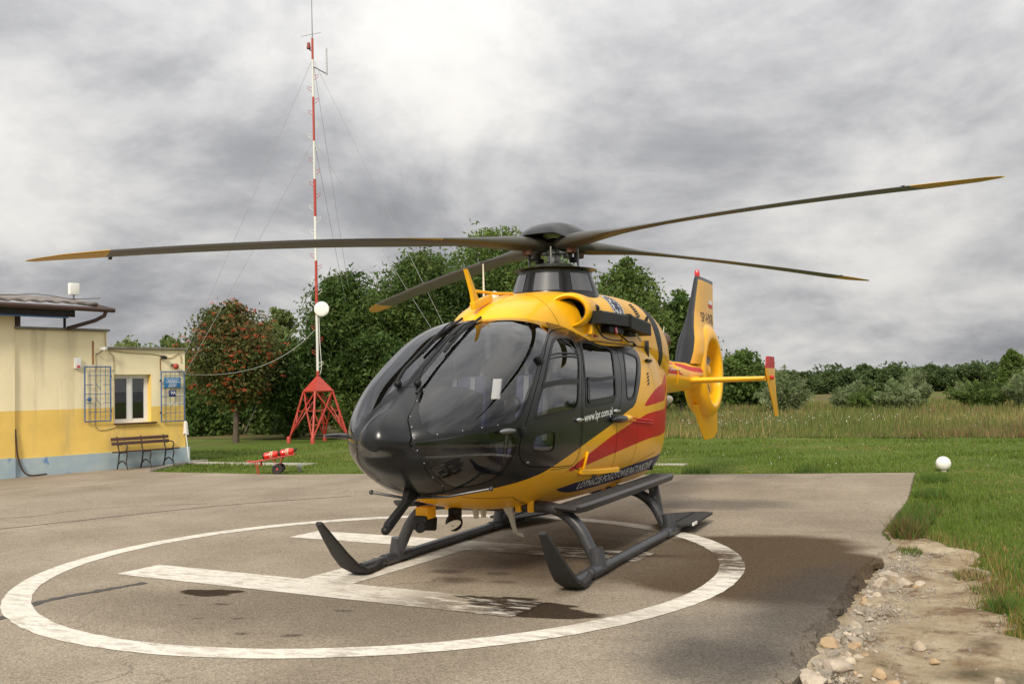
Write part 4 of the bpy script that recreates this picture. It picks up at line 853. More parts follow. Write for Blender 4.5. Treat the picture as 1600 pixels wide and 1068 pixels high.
c = k.mix(k.rng(k.noise(2.2, 7, .66, .3), .34, .66), (.30, .215, .125), (.56, .475, .33)); c = k.mix(k.rng(k.noise(3.1, 6, .62, .2, off=(7, 3, 0)), .52, .64, 0, .85), c, (.155, .092, .050)); c = k.mix(k.rng(k.noise(30, 5, .7), .60, .72, 0, .7), c, (.50, .46, .39)); c = k.mix(k.math('MULTIPLY', k.rng(k.noise(1.3, 5, .6, off=(1, 9, 0)), .50, .64), k.blob((3.6, 3.7), (.9, 1.2), .6, .5, .5)), c, (.085, .075, .040)); c = k.mix(k.rng(k.noise(7, 6, .68, .3, off=(2, 6, 0), sc=(.5, 1.6, 1)), .55, .66, 0, .6), c, (.20, .135, .075)); c = k.mix(k.rng(k.noise(55, 4, .7), .58, .70, 0, .5), c, (.14, .10, .065)); t.links.new(c, b.inputs['Base Color']); b.inputs['Roughness'].default_value = .95; b.inputs['Specular IOR Level'].default_value = .2; k.bump(k.noise(18, 8, .72), 1.0, .05, b)
M_tar = mat('tar_joint', (.060, .054, .048), .8, var=.35, vscale=6)
M_conc = mat('pale_concrete', (.36, .33, .28), .9, var=.18, vscale=3, bump=.3, bscale=40)

def sstep(a, b, x): u = min(max((x-a)/(b-a), 0), 1); return u*u*(3-2*u)
def gz(x, y):
    """height of the natural ground: a little below the paving, hollowed out along the broken edge"""
    h = -.025-.075*sstep(-1.8, -.2, x)*(1-sstep(3.6, 5.2, y))*sstep(2.4, 2.9, y)
    return h+.012*math.sin(x*1.7+y*.9)+.01*math.sin(y*2.3-x*.6)
def gx(a, b, n): return list(np.linspace(a, b, n))
xs = gx(-700, -60, 12)[:-1]+gx(-60, -10, 26)[:-1]+gx(-10, 10, 60)[:-1]+gx(10, 120, 8); ys = gx(-500, -30, 10)[:-1]+gx(-30, 2, 18)[:-1]+gx(2, 7, 30)[:-1]+gx(7, 30, 10)[:-1]+gx(30, 500, 9)
mb = MB().add([(x, y, gz(x, y)) for x in xs for y in ys], [[i*len(ys)+j, (i+1)*len(ys)+j, (i+1)*len(ys)+j+1, i*len(ys)+j+1] for i in range(len(xs)-1) for j in range(len(ys)-1)])
struct(obj('lawn', mb, M_lawn))
# the paved pad, its right edge broken away
edge = [(-8.43, 3.15), (-6.88, 3.17), (-5.5, 3.20), (-4.09, 3.21), (-3.1, 3.16), (-2.23, 3.13), (-1.6, 3.09), (-1.25, 3.11), (-.85, 3.22), (-.45, 3.20), (.11, 3.15), (.45, 3.09), (.78, 3.06), (1.3, 3.05), (1.96, 3.03), (2.3, 3.00), (2.59, 3.01), (2.85, 2.94), (2.98, 2.92), (3.21, 2.99), (3.45, 2.93), (3.68, 2.96), (3.95, 2.92), (4.2, 2.96), (5, 2.95), (7, 3.0), (14, 3.05)]
rj = random.Random(5); fine = []
for i in range(len(edge)-1):
    n = max(2, int(abs(edge[i+1][0]-edge[i][0])/.045))
    for j in range(n):
        u = j/n; x = edge[i][0]*(1-u)+edge[i+1][0]*u; y = edge[i][1]*(1-u)+edge[i+1][1]*u; fine.append((x, y+rj.uniform(-.028, .022)*(1 if x > -2.5 else .4)))
far = [(-7.45, -1.0), (-6.66, -7.15), (-6.32, -8.55), (-6.32, -10.2), (-6.34, -11.26), (-6.36, -12.54), (-7.4, -13.1), (-8.75, -13.72), (-8.9, -13.86), (-8.9, -26), (16, -26)]
outl = fine+[(14, 3.05), (16, 3.05)]+far[::-1]; n = len(outl)
jg = lambda p, a, b_: rj.uniform(a, b_) if (-2.5 < p[0] < 6 and p[1] > 2) else 0.0     # the break slopes and crumbles
r1 = [(p[0], p[1]+jg(p, .0, .03), -.022-abs(jg(p, .0, .02))) for p in outl]; r2 = [(p[0]+jg(p, -.02, .02), p[1]+jg(p, .03, .075), -.055-abs(jg(p, 0, .025))) for p in outl]; r3 = [(p[0]+jg(p, -.02, .02), p[1]+jg(p, .06, .15), -.25 if not -2.5 < p[0] < 6 else -.14) for p in outl]
mb = MB().add([(x, y, 0) for x, y in outl]+r1+r2+r3, [list(range(n))]+[[k_*n+i, k_*n+(i+1) % n, (k_+1)*n+(i+1) % n, (k_+1)*n+i] for k_ in range(3) for i in range(n)])
pad = struct(obj('paved_pad', mb, M_asph, angle=35))
# crumbled crust: loose plates of asphalt along the break, each sunk and tilted
for i, (x, y) in enumerate([p for p in fine if -.7 < p[0] < 4.4][::19]):
    w = rj.uniform(.13, .26); pts = [(math.cos(q)*w*rj.uniform(.65, 1.25), math.sin(q)*w*.42*rj.uniform(.6, 1.25)) for q in np.linspace(0, 2*math.pi, 13, endpoint=False)]
    o = obj('asphalt_fragment', MB().prism(pts, .045, (0, 0, 0), (1, 0, 0), (0, 1, 0), (0, 0, 1)), M_asph, pad, angle=20); o.location = (x+rj.uniform(-.03, .03), y+rj.uniform(-.01, .03), -.034+rj.uniform(-.012, .004)); o.rotation_euler = (rj.uniform(-.20, -.02), rj.uniform(-.06, .06), rj.uniform(-.3, .3))
# painted circle and letter H
RC = (1.5965, -1.1279); ro, ri = 3.325, 3.105; n = 160; v = []
for i in range(n):
    q = 2*math.pi*i/n
    for r in (ri, ro): rr = r+rj.uniform(-.006, .006); v.append((RC[0]+rr*math.cos(q), RC[1]+rr*math.sin(q), .004))
o = obj('painted_circle', MB().add(v, [[2*i, 2*i+1, (2*i+3) % (2*n), (2*i+2) % (2*n)] for i in range(n)]), M_line, pad, angle=0)
ha = .078; hx = Vector((math.cos(-ha), math.sin(-ha), 0)); hy = Vector((-math.sin(-ha), math.cos(-ha), 0)); HC = Vector((1.71, -1.06, .004))
def hrect(a0, a1, b0, b1): return [HC+hx*a0+hy*b0, HC+hx*a1+hy*b0, HC+hx*a1+hy*b1, HC+hx*a0+hy*b1]
mb = MB().add(hrect(.91, 1.41, -2.13, 2.13)+hrect(-1.41, -.91, -2.13, 2.13)+hrect(-.91, .91, -.28, .28), [[0, 1, 2, 3], [4, 5, 6, 7], [8, 9, 10, 11]])
stuff_h = obj('painted_letter', mb, M_line, pad, angle=0)
# tar joints
def joint(pts, w):
    P = [np.array(p) for p in crom(pts, 10, False)]; v = []
    for i, p in enumerate(P):
        tt = P[min(i+1, len(P)-1)]-P[max(i-1, 0)]; tt = tt/np.linalg.norm(tt); s_ = np.array([-tt[1], tt[0]])*w/2
        v += [(*(p+s_*rj.uniform(.5, 1.3)), .003), (*(p-s_*rj.uniform(.5, 1.3)), .003)]
    return obj('tar_joint', MB().add(v, [[2*i, 2*i+1, 2*i+3, 2*i+2] for i in range(len(P)-1)]), M_tar, pad, angle=0)
joint([(5.4, -2.55), (4.55, -2.73), (4.05, -2.92), (3.6, -2.82), (3.17, -2.69)], .10); joint([(3.6, -8.6), (1.11, -7.37), (-1.59, -6.2), (-3.16, -4.9)], .045)
joint([(1.0, -9.4), (.2, -8.2), (-.9, -7.9), (-1.8, -6.6)], .018)
# concrete path strips beyond the pad
for a in ([(-8.95, -13.7), (-8.6, -13.75), (-8.55, -9.9), (-8.95, -9.85)], [(-9.7, -2.4), (-9.35, -2.4), (-9.45, -1.2), (-9.8, -1.2)]):
    struct(obj('path', MB().prism(a, .08, (0, 0, -.03), (1, 0, 0), (0, 1, 0), (0, 0, 1)), M_conc))
struct(obj('path', MB().prism([(-6.6, -12.75), (-8.7, -13.66), (-9.3, -13.55), (-9.3, -13.75), (-8.95, -14.0)], .07, (0, 0, 0), (1, 0, 0), (0, 1, 0), (0, 0, 1)), M_conc))
# bare sandy soil along the broken edge
def soil_right(x): return np.interp(x, [-1.6, -1.37, -.9, -.5, .1, .6, 1.28, 1.8, 2.12, 2.62, 3.4, 5, 9, 14], [3.12, 3.52, 3.80, 4.02, 4.02, 4.12, 4.02, 4.06, 4.14, 4.26, 4.5, 4.9, 5.2, 5.2])
def soil_left(x): return np.interp(x, [-1.6, -1.2, -.8, 0], [3.10, 3.2, 3.2, 2.8])
sx_ = list(np.linspace(-1.55, 6, 90))+list(np.linspace(6.3, 14, 12)); K = 18; v = []
for x in sx_:
    e0 = soil_left(x); e1 = soil_right(x)+.07*math.sin(x*7)+.05*math.sin(x*17.3+1)
    for j in range(K+1):
        y = e0+(e1-e0)*j/K; z = gz(x, y)+.006+.014*(math.sin(x*5.1+y*3)*math.sin(y*6.3-x*2))*(1 if 0 < j < K else 0)+(.012 if 0 < j < K else -.004); v.append((x, y, z))
struct(obj('bare_soil', MB().add(v, [[i*(K+1)+j, (i+1)*(K+1)+j, (i+1)*(K+1)+j+1, i*(K+1)+j+1] for i in range(len(sx_)-1) for j in range(K)]), M_soil, angle=60))
# stones
M_stone = mat('pale_rubble', (.40, .335, .255), .9, var=.30, vscale=9, bump=.5, bscale=45); M_stone2 = mat('ochre_stone', (.37, .26, .15), .85, var=.2, vscale=14, bump=.3, bscale=50); M_stone3 = mat('grey_rubble', (.27, .235, .19), .9, var=.22, vscale=12, bump=.4, bscale=60)
def stone_mesh(seed, mt, flat=.55):
    rs = random.Random(seed); bm = bmesh.new(); bmesh.ops.create_icosphere(bm, subdivisions=2, radius=1)
    cuts = [(Vector((rs.uniform(-1, 1), rs.uniform(-1, 1), rs.uniform(-1, 1))).normalized(), rs.uniform(.45, .8)) for _ in range(9)]
    for v in bm.verts:
        p = v.co.copy()
        for nn, d_ in cuts:
            e = p.dot(nn)-d_
            if e > 0: p -= nn*e
        v.co = Vector((p.x*1.25, p.y*.95, p.z*flat*1.25))
    me = bpy.data.meshes.new('stone'); bm.to_mesh(me); bm.free(); me.materials.append(mt); me.shade_smooth(); me.set_sharp_from_angle(angle=R(28)); return me
SM = [stone_mesh(i, [M_stone, M_stone, M_stone3, M_stone2][i % 4], [.5, .7, .6, .75][i % 4]) for i in range(16)]
def stone(me, x, y, s_, rz, label, group=None, tilt=0.0, sc=(1, 1, 1)):
    o = bpy.data.objects.new('stone', me); COL.objects.link(o); o.location = (x, y, gz(x, y)+.02+s_*.30*sc[2]); o.rotation_euler = (tilt, tilt*.6, rz); o.scale = (s_*sc[0], s_*sc[1], s_*sc[2]); return tag(o, label, 'stone', group)
for x, y, s_, k, sc, lab in ((.72, 3.33, .145, 0, (.8, 1.25, .8), 'large flat white stone slab lying on top of the stone pile at the broken edge'), (.92, 3.42, .11, 4, (.8, 1.1, .9), 'rounded white stone just in front of the large slab in the pile'),
    (.95, 3.24, .085, 1, (1, .9, 1.1), 'white stone wedged between the slab and the asphalt edge'), (.84, 3.55, .07, 8, (.8, 1.3, .6), 'thin pale stone at the right tip of the pile'), (3.45, 3.19, .14, 5, (1.1, 1.2, .5), 'broad flat pale stone near the bottom edge of the picture'),
    (3.80, 3.10, .15, 0, (1.3, .9, .5), 'long pale slab at the very bottom beside the crumbled asphalt'), (4.05, 3.14, .16, 9, (1.2, 1.1, .45), 'biggest pale slab cut off by the bottom of the picture'), (3.02, 3.10, .085, 3, (1, 1.1, .8), 'ochre stone alone beside the dark gap in the asphalt'),
    (3.56, 3.42, .062, 7, (1, 1.3, .8), 'ochre stone right of the flat pale stone, upper of two'), (3.72, 3.50, .06, 11, (1, 1.1, .8), 'ochre stone right of the flat pale stone, lower of two'), (2.93, 3.62, .058, 4, (.8, .9, 1.2), 'single white stone lying on the sandy soil'),
    (3.55, 4.05, .045, 5, (1, 1, 1), 'small white stone far out on the dark soil to the right'), (3.22, 3.72, .040, 15, (1, 1.4, .7), 'small ochre stone out on the soil below the white one')):
    stone(SM[k], x, y, s_*.78, rj.uniform(0, 6), lab, None, rj.uniform(-.2, .2), sc)
for i in range(110):
    x = rj.uniform(.9, 4.3) if i < 95 else rj.uniform(-.3, .9); y = np.interp(x, [-.3, .9, 4.3], [3.22, 3.16, 3.02])+abs(rj.gauss(0, .16))+.02
    stone(SM[rj.choice([0, 1, 2, 4, 5, 6, 8, 9, 10, 12, 13, 14, 3])], x, y, rj.uniform(.012, .038)*(1.2 if y < 3.3 else .7), rj.uniform(0, 6), 'small piece of pale rubble strewn along the broken asphalt edge', 'rubble along the broken asphalt edge', rj.uniform(-.4, .4), (1, rj.uniform(.8, 1.4), rj.uniform(.7, 1.1)))
# gravel too small to count
gm = MB(); tet = [(1, 0, -.3), (-.5, .87, -.3), (-.5, -.87, -.3), (0, 0, .8)]
for i in range(5000):
    x = rj.uniform(-.6, 5); y = np.interp(x, [-.6, .9, 5], [3.24, 3.15, 3.0])+abs(rj.gauss(0, .20))*(1 if rj.random() < .85 else 2.6); s_ = rj.uniform(.004, .017); q = rj.uniform(0, 6); z = gz(x, y)+.02
    gm.add([(x+s_*(a*math.cos(q)-b_*math.sin(q)), y+s_*(a*math.sin(q)+b_*math.cos(q)), z+s_*c_) for a, b_, c_ in tet], [[0, 1, 3], [1, 2, 3], [2, 0, 3], [0, 2, 1]])
g = stuff(obj('gravel', gm, M_stone3, angle=0, fix=False)); tag(g, 'fine gravel strewn between the stones along the broken asphalt edge', 'gravel')
# ================================================================== the building (local x along the front wall to the right, -y towards the pad)
M_cream = mat('cream_plaster', (.86, .76, .50), .9, var=.07, vscale=1.3, bump=.15, bscale=30); M_yw = mat('yellow_plaster', (.80, .55, .14), .9, var=.08, vscale=1.5, bump=.15, bscale=30)
M_plinth = mat('pale_blue_plinth', (.30, .40, .47), .9, vscale=3.2, col2=(.40, .48, .50), bump=.2, bscale=25)
t = M_plinth.node_tree; k = NT(t); b = t.nodes['Principled BSDF']; src = b.inputs['Base Color'].links[0].from_socket; t.links.new(k.mix(k.rng(k.noise(3.4, 5, .6, off=(2, 0, 1)), .62, .70), src, (.07, .19, .42)), b.inputs['Base Color'])
for mm in (M_cream, M_yw):   # rain streaks and grime with their own shape
    t = mm.node_tree; k = NT(t); b = t.nodes['Principled BSDF']; src = b.inputs['Base Color'].links[0].from_socket
    t.links.new(k.mix(k.rng(k.noise(1.4, 5, .62, sc=(2.5, 2.5, .25), off=(3, 3, 0)), .52, .75, 0, .5), src, (.36, .30, .19)), b.inputs['Base Color'])
    src = b.inputs['Base Color'].links[0].from_socket; t.links.new(k.mix(k.rng(k.noise(2.3, 8, .7, .6, off=(8, 1, 4)), .70, .715), src, (.40, .29, .19)), b.inputs['Base Color'])
M_roof = mat('corrugated_roof', (.17, .15, .135), .7, var=.3, vscale=3); M_brownp = mat('brown_gutter', (.055, .028, .022), .5, var=.2); M_blackw = mat('black_boards', (.018, .016, .016), .8)
M_bluep = mat('blue_grille_paint', (.030, .105, .27), .45, var=.15, vscale=12); M_pvc = mat('white_window_plastic', (.75, .75, .74), .35); M_dkglass = glass('window_glass', (.75, .76, .78)); M_blind = mat('grey_blind', (.62, .62, .57), .8)
M_sillp = mat('dark_sill', (.06, .03, .028), .5); M_signb = mat('blue_sign', (.035, .16, .36), .4); M_signn = mat('navy_plate', (.012, .03, .16), .4); M_benchw = mat('bench_wood', (.060, .026, .018), .55, var=.25, vscale=9); M_iron = mat('bench_iron', (.030, .025, .022), .6)
M_cap = mat('wall_cap', (.22, .20, .17), .85, var=.25, vscale=4); M_rust = mat('rusty_drip', (.34, .16, .06), .9, var=.25, vscale=10); M_cloth = mat('white_cloth', (.72, .66, .62), .9); M_cabled = mat('dark_cable', (.05, .04, .035), .6)
BA = math.atan2(.235, -.972); BO = (-4.63, -14.67, 0)
bld = thing('clinic_building', 'low cream and yellow plastered building with pale blue plinth and flat roof', 'building', BO, BA)
def B(name, mb, mt, par=bld, **k): return obj(name, mb, mt, par, **k)
def bx(x0, x1, y0, y1, z0, z1, bev=0.0): return MB().box(((x0+x1)/2, (y0+y1)/2, (z0+z1)/2), (abs(x1-x0), abs(y1-y0), abs(z1-z0)), bev=bev)
SP = 1.44; W0, W1, WZ0, WZ1 = 2.28, 3.24, 1.07, 2.22
def wall_strip(x0, x1, z0, z1): return bx(x0, x1, 0, .30, z0, z1)
mb = MB()
for a in ((0, W0, SP, 2.82), (W0, W1, WZ1, 2.82), (W1, 4.16, SP, 2.82), (0, 2.12, 2.82, 3.22)):
    q = wall_strip(*a); mb.add(q.v, q.f)
B('upper_wall', mb, M_cream)
mb = MB()
for a in ((0, W0, .40, SP), (W0, W1, .40, WZ0), (W1, 4.16, .40, SP)):
    q = wall_strip(*a); mb.add(q.v, q.f)
B('lower_wall', mb, M_yw)
B('plinth', bx(0, 4.26, -.035, .3, -.2, .40), M_plinth); B('side_wall', bx(4.13, 4.157, .30, 5.0, .40, 2.82), M_cream); B('side_plinth', bx(4.12, 4.26, .30, 5, -.2, .40), M_plinth)
B('rear_block', bx(0.01, 4.13, .31, 5, -.2, 2.78), M_cream)
for x in (W0, W1): B('window_reveal', bx(x-.001 if x == W0 else x-.012, x+.012 if x == W0 else x+.001, .002, .26, WZ0, WZ1), M_yw)
B('wall_cap', bx(2.05, 4.22, -.07, .45, 2.825, 2.87, .008), M_cap); B('wall_cap', bx(-.02, 2.16, -.08, .45, 3.225, 3.28, .008), M_cap)
# left, taller part
B('tall_wall', bx(-6, -.002, -.06, .3, SP, 3.60), M_cream); B('tall_lower_wall', bx(-6, -.002, -.06, .3, .43, SP), M_yw); B('tall_plinth', bx(-6, -.004, -.09, .3, -.2, .43), M_plinth); B('tall_rear', bx(-6, -.01, .31, 6, 0, 3.6), M_cream)
rf = MB(); rg = []
for x in np.linspace(-6, 1.62, 90):
    rg.append((x, .045*abs(math.sin(x*9))))
v = []
for x, h in rg: e = max(0, x-.9)*.0; v += [(x+.40*(1 if x > 1.4 else 0)*0, -.55, 3.80+h), (x, 1.4, 4.10+h), (x, 1.4, 4.06+h), (x, -.55, 3.76+h)]
rf.add(v, [[4*i+a, 4*i+b_, 4*i+4+b_, 4*i+4+a] for i in range(89) for a, b_ in ((0, 1), (1, 2), (2, 3), (3, 0))]+[[0, 1, 2, 3], [356, 357, 358, 359]]); roof = B('roof', rf, M_roof, angle=20)
v = [(1.62, -.55, 3.80), (2.0, -.50, 3.74), (1.62, 1.4, 4.10), (1.62, -.55, 3.74), (2.0, -.50, 3.70), (1.62, 1.4, 4.02)]; B('hip_end', MB().add(v, [[0, 1, 2], [3, 5, 4], [0, 3, 4, 1], [1, 4, 5, 2], [2, 5, 3, 0]]), M_roof, roof)
B('gutter', MB().tube([(-6, -.60, 3.72), (2.0, -.56, 3.68)], .055, 10), M_brownp, roof); B('fascia', bx(-6, 1.15, -.42, -.36, 3.50, 3.70), M_blackw, roof); B('eave_soffit', bx(-6, 1.2, -.42, 1.2, 3.66, 3.70), M_blackw, roof); B('blue_trim', bx(-6, 1.0, -.425, -.36, 3.47, 3.498), M_bluep, roof)
B('roof_post', bx(1.06, 1.10, -.1, -.05, 3.28, 3.66), M_blackw, roof); B('roof_post', bx(.02, .10, -.1, -.0, 3.28, 3.66), M_brownp, roof)
B('down_pipe', MB().tube([(1.80, -.56, 3.66), (1.78, -.52, 3.55), (1.62, -.4, 3.44), (1.12, -.10, 3.26)], .045, 10), M_brownp, roof)
B('lightning_wire', MB().tube([(x, -.3, 3.95+.03*math.sin(x*4)) for x in np.linspace(-6, 1.8, 40)], .008, 5), M_cabled, roof)
an = B('panel_antenna', bx(1.40, 1.62, .3, .42, 4.09, 4.36, .01), M_wht); B('antenna_foot', MB().tube([(1.51, .36, 3.95), (1.51, .36, 4.12)], .02, 8), M_steel)
# window
def frame(x0, x1, z0, z1, w, y0, y1):
    m_ = MB()
    for a in ((x0, x1, z0, z0+w), (x0, x1, z1-w, z1), (x0, x0+w, z0+w, z1-w), (x1-w, x1, z0+w, z1-w)): q = bx(a[0], a[1], y0, y1, a[2], a[3]); m_.add(q.v, q.f)
    return m_
wf = B('window', frame(W0+.012, W1-.012, WZ0, WZ1, .055, .14, .21), M_pvc)
xm = (W0+W1)/2
B('mullion', bx(xm-.035, xm+.035, .135, .21, WZ0+.055, WZ1-.055), M_pvc, wf)
for x0, x1 in ((W0+.067, xm-.035), (xm+.035, W1-.067)):
    B('sash', frame(x0+.002, x1-.002, WZ0+.057, WZ1-.057, .035, .150, .205), M_pvc, wf); B('pane', bx(x0+.036, x1-.036, .172, .180, WZ0+.09, WZ1-.09), M_dkglass, wf); B('blind', bx(x0+.036, x1-.036, .20, .204, 1.80, WZ1-.09), M_blind, wf)
B('room_behind', bx(W0-.1, W1+.1, .265, .285, WZ0-.1, WZ1+.1), mat('dim_room', (.06, .05, .05), .9))
B('window_sill', bx(W0-.01, W1+.11, -.07, .14, 1.035, 1.068, .006), M_sillp); B('sill_ledge', bx(W0-.0, W1+.09, -.03, .10, .99, 1.033), M_yw)
# fittings on the wall
def grille(label, x0, x1, z0, z1, marks, knob):
    g = thing('window_grille', label, 'grille', BO, BA, 'blue window grilles'); y = -.06
    def bar(a, b_, r=.007): obj('bar', MB().tube([a, b_], r, 6), M_bluep, g)
    fr = MB()
    for p, q in (((x0, y, z0), (x1, y, z0)), ((x1, y, z0), (x1, y, z1)), ((x1, y, z1), (x0, y, z1)), ((x0, y, z1), (x0, y, z0))): fr.tube([p, q], .015, 6)
    obj('grille_frame', fr, M_bluep, g)
    for i in range(1, 5): bar((x0+(x1-x0)*i/5, y, z0), (x0+(x1-x0)*i/5, y, z1), .005)
    h = z1-z0; w = x1-x0
    for f, a, b_ in ((.84, .12, .92), (.5, 0, 1), (.17, .12, .92), (.67, 0, .32), (.67, .7, 1), (.335, 0, .32) if not knob else (.335, .05, .32), (.335, .7, 1)): bar((x0+w*a, y-.006, z0+h*f), (x0+w*b_, y-.006, z0+h*f), .008)
    for f in marks: bar((x0+w*(.4 if knob else .58), y-.008, z0+h*(f+.12)), (x0+w*(.6 if knob else .40), y-.008, z0+h*f))
    if knob:
        obj('lock_box', MB().box((x0+.10, y-.02, z0+h*.40), (.09, .04, .09), bev=.02).tube([(x0, y-.01, z0+h*.40), (x0+.1, y-.01, z0+h*.40)], .01, 6), M_bluep, g)
    for f in (.18, .82): obj('hinge', MB().box((x1+.012 if knob else x0-.012, y+.01, z0+h*f), (.03, .04, .05), bev=.006), M_blackw, g)
    return g
grille('blue bar grille folded open against the wall left of the window', 1.55, 2.17, 1.14, 2.40, (.30, .58), True)
grille('blue bar grille with two signs hung on it right of the window', 3.47, 4.10, 1.06, 2.28, (.28,), False)
sg = tag(link('information_sign', bx(3.53, 3.98, -.10, -.085, 1.885, 2.13, .003).mesh('information_sign', M_signb)), 'blue information sign with white text on the right grille', 'sign'); sg.location = BO; sg.rotation_euler = (0, 0, BA)
mb = MB()
for z, a, b_ in ((2.085, .06, .40), (2.05, .10, .34), (2.02, .05, .42), (1.985, .13, .33), (1.945, .12, .33), (1.915, .10, .30)):
    x = 3.53+a
    while x < 3.53+b_: w = rj.uniform(.012, .05); q = bx(x, min(x+w, 3.53+b_), -.1035, -.1005, z-.006, z+.006); mb.add(q.v, q.f); x += w+.010
stuff(obj('sign_text', mb, M_letter, sg))
nb = tag(link('number_plate', bx(3.66, 3.85, -.10, -.085, 1.67, 1.82, .003).mesh('number_plate', M_signn)), 'small navy house number plate below the blue sign', 'sign'); nb.location = BO; nb.rotation_euler = (0, 0, BA)
v, f = text_mesh('9A', .12); a = np.array(v); a -= a.min(0); s_ = .085/a[:, 1].max(); obj('number', MB().add([(3.70+p[0]*s_, -.104, 1.715+p[1]*s_) for p in a], f), M_letter, nb, angle=0)
def onwall(name, label, cat, mb, mt): o = tag(link(name, mb.mesh(name, mt)), label, cat); o.location = BO; o.rotation_euler = (0, 0, BA); return o
ab = onwall('alarm_box', 'white alarm box with a red lens on the upper wall', 'alarm', bx(1.32, 1.47, -.07, 0, 2.36, 2.60, .012), M_pvc); obj('lens', MB().ball((1.40, -.07, 2.405), .035, 12, 8, sc=(1.3, .5, .8)), M_redlamp, ab)
cm = thing('security_camera', 'small white security camera on a bracket under the eaves', 'camera', BO, BA); obj('camera_body', MB().box((1.95, -.16, 2.82), (.09, .16, .07), Matrix.Rotation(.4, 3, 'Z'), bev=.01), M_pvc, cm); obj('bracket', MB().tube([(1.86, 0, 2.70), (1.86, -.10, 2.70), (1.94, -.14, 2.78)], .014, 6), M_steel, cm)
sr = thing('siren', 'round red siren above the signs near the corner', 'siren', BO, BA); obj('bowl', MB().ball((3.86, -.09, 2.41), .075, 16, 10, sc=(1, .7, 1)), mat('faded_red', (.34, .05, .03), .5, var=.2, vscale=12), sr); obj('mount', MB().box((3.81, -.03, 2.45), (.07, .06, .05), bev=.008), M_steel, sr)
fl_ = onwall('flood_lamp', 'small dark wall lamp with rusty drips near the roof corner', 'lamp', MB().box((3.53, -.09, 2.63), (.11, .12, .07), Matrix.Rotation(.3, 3, 'X'), bev=.012).tube([(3.49, 0, 2.6), (3.49, -.08, 2.6), (3.51, -.09, 2.62)], .012, 6), M_blackw)
cl_ = MB()
for pts in ([(2.06, -.02, 3.18), (2.08, -.02, 2.92), (2.10, -.04, 2.84), (2.20, -.015, 2.72), (2.28, -.012, 2.62), (2.28, -.012, 2.30)], [(2.10, -.02, 2.80), (2.6, -.015, 2.74), (3.2, -.015, 2.72), (3.5, -.015, 2.68), (3.75, -.015, 2.62), (4.0, -.015, 2.74), (4.05, -.015, 2.5)], [(1.84, -.012, 2.70), (1.84, -.012, 1.7), (1.84, -.012, .98), (2.28, -.012, .97)]):
    cl_.tube(crom(pts, 4, False), .010, 5)
B('surface_cable', cl_, mat('painted_cable', (.42, .34, .19), .7)); B('rust_streak', bx(1.755, 1.80, -.004, .0, 2.45, 3.0), M_rust); B('rust_streak', bx(3.47, 3.50, -.004, .0, 2.30, 2.58), M_rust)
hs = onwall('drain_hose', 'dark hose running down the wall beside the left corner', 'hose', MB().tube(crom([(.02, -.03, 1.05), (.035, -.05, .7), (.06, -.06, .45), (.16, -.08, .14), (.3, -.12, .03), (.66, -.10, .03)], 6, False), .018, 8), M_brownp)
md = thing('mop', 'white mop with cloth head leaning against the right corner', 'mop', BO, BA); obj('handle', MB().tube([(4.08, -.28, .0), (4.07, -.12, 1.0)], .012, 8), M_wht, md)
mb = MB(); rg = []
for z, w in ((1.05, .03), (1.0, .05), (.85, .06), (.72, .075)): rg.append([Vector((4.09+.03*(1.05-z)+w*math.cos(q)*(1+.15*math.sin(3*q)), -.13+w*.5*math.sin(q), z+(.03*math.sin(2*q) if z < .8 else 0))) for q in np.linspace(0, 2*math.pi, 14, endpoint=False)])
obj('cloth_head', mb.loft(rg), M_cloth, md, angle=60)
# bench
bn = thing('park_bench', 'dark brown slatted bench with curled iron arms below the window', 'bench', BO, BA)
X0, X1 = 2.13, 3.60
for z, y in ((.60, -.20), (.70, -.17)): obj('back_slat', MB().box(((X0+X1)/2-.02, y, z), (X1-X0, .03, .075), Matrix.Rotation(-.25, 3, 'X'), bev=.006), M_benchw, bn)
for i in range(4): obj('seat_slat', MB().box(((X0+X1)/2, -.27-.095*i, .405+.006*i), (X1-X0+.06, .085, .03), bev=.006), M_benchw, bn)
for x in (X0+.14, (X0+X1)/2, X1-.14):
    mb = MB()
    for pts in ([(x, -.15, .76), (x, -.21, .5), (x, -.25, .40), (x, -.22, .2), (x, -.15, .0)], [(x, -.26, .38), (x, -.55, .40), (x, -.60, .34), (x, -.56, .18), (x, -.62, .0)], [(x, -.20, .12), (x, -.38, .20), (x, -.58, .10)]): mb.tube(crom(pts, 5, False), .016, 6)
    obj('leg', mb, M_iron, bn)
for x in (X0+.14, X1-.14): obj('arm_rest', MB().tube(crom([(x, -.20, .58), (x, -.30, .57), (x, -.45, .60), (x, -.58, .57), (x, -.60, .50), (x, -.54, .42)], 5, False), .016, 6), M_iron, bn)

# ================================================================== radio mast
M_mred = mat('mast_red', (.40, .045, .028), .5, var=.15, vscale=8); M_mwht = mat('mast_white', (.66, .66, .62), .5, var=.06, vscale=6); M_wire = mat('galvanised_wire', (.30, .30, .30), .5)
MX, MY = -17.45, -16.15; cl3 = Vector((.424, -.905, 0)); fw3 = Vector((.905, .424, 0))   # towards the picture's left, towards the viewer
ms_ = thing('radio_mast', 'tall red and white banded radio mast on a red lattice tripod', 'mast', (MX, MY, 0))
lv = [(2.2, 2.43, 1), (2.43, 4.37, 0), (4.37, 6.26, 1), (6.26, 7.81, 0), (7.81, 9.12, 1), (9.12, 10.47, 0), (10.47, 12.03, 1), (12.03, 13.36, 0), (13.36, 14.12, 1)]
for z0, z1, rd in lv: obj('mast_section', MB().tube([(0, 0, z0), (0, 0, z1)], .048 if z0 < 9 else .040, 14), M_mred if rd else M_mwht, ms_)
cap4 = [cl3*.50, fw3*.50, cl3*-.50, fw3*-.50]; mb = MB()
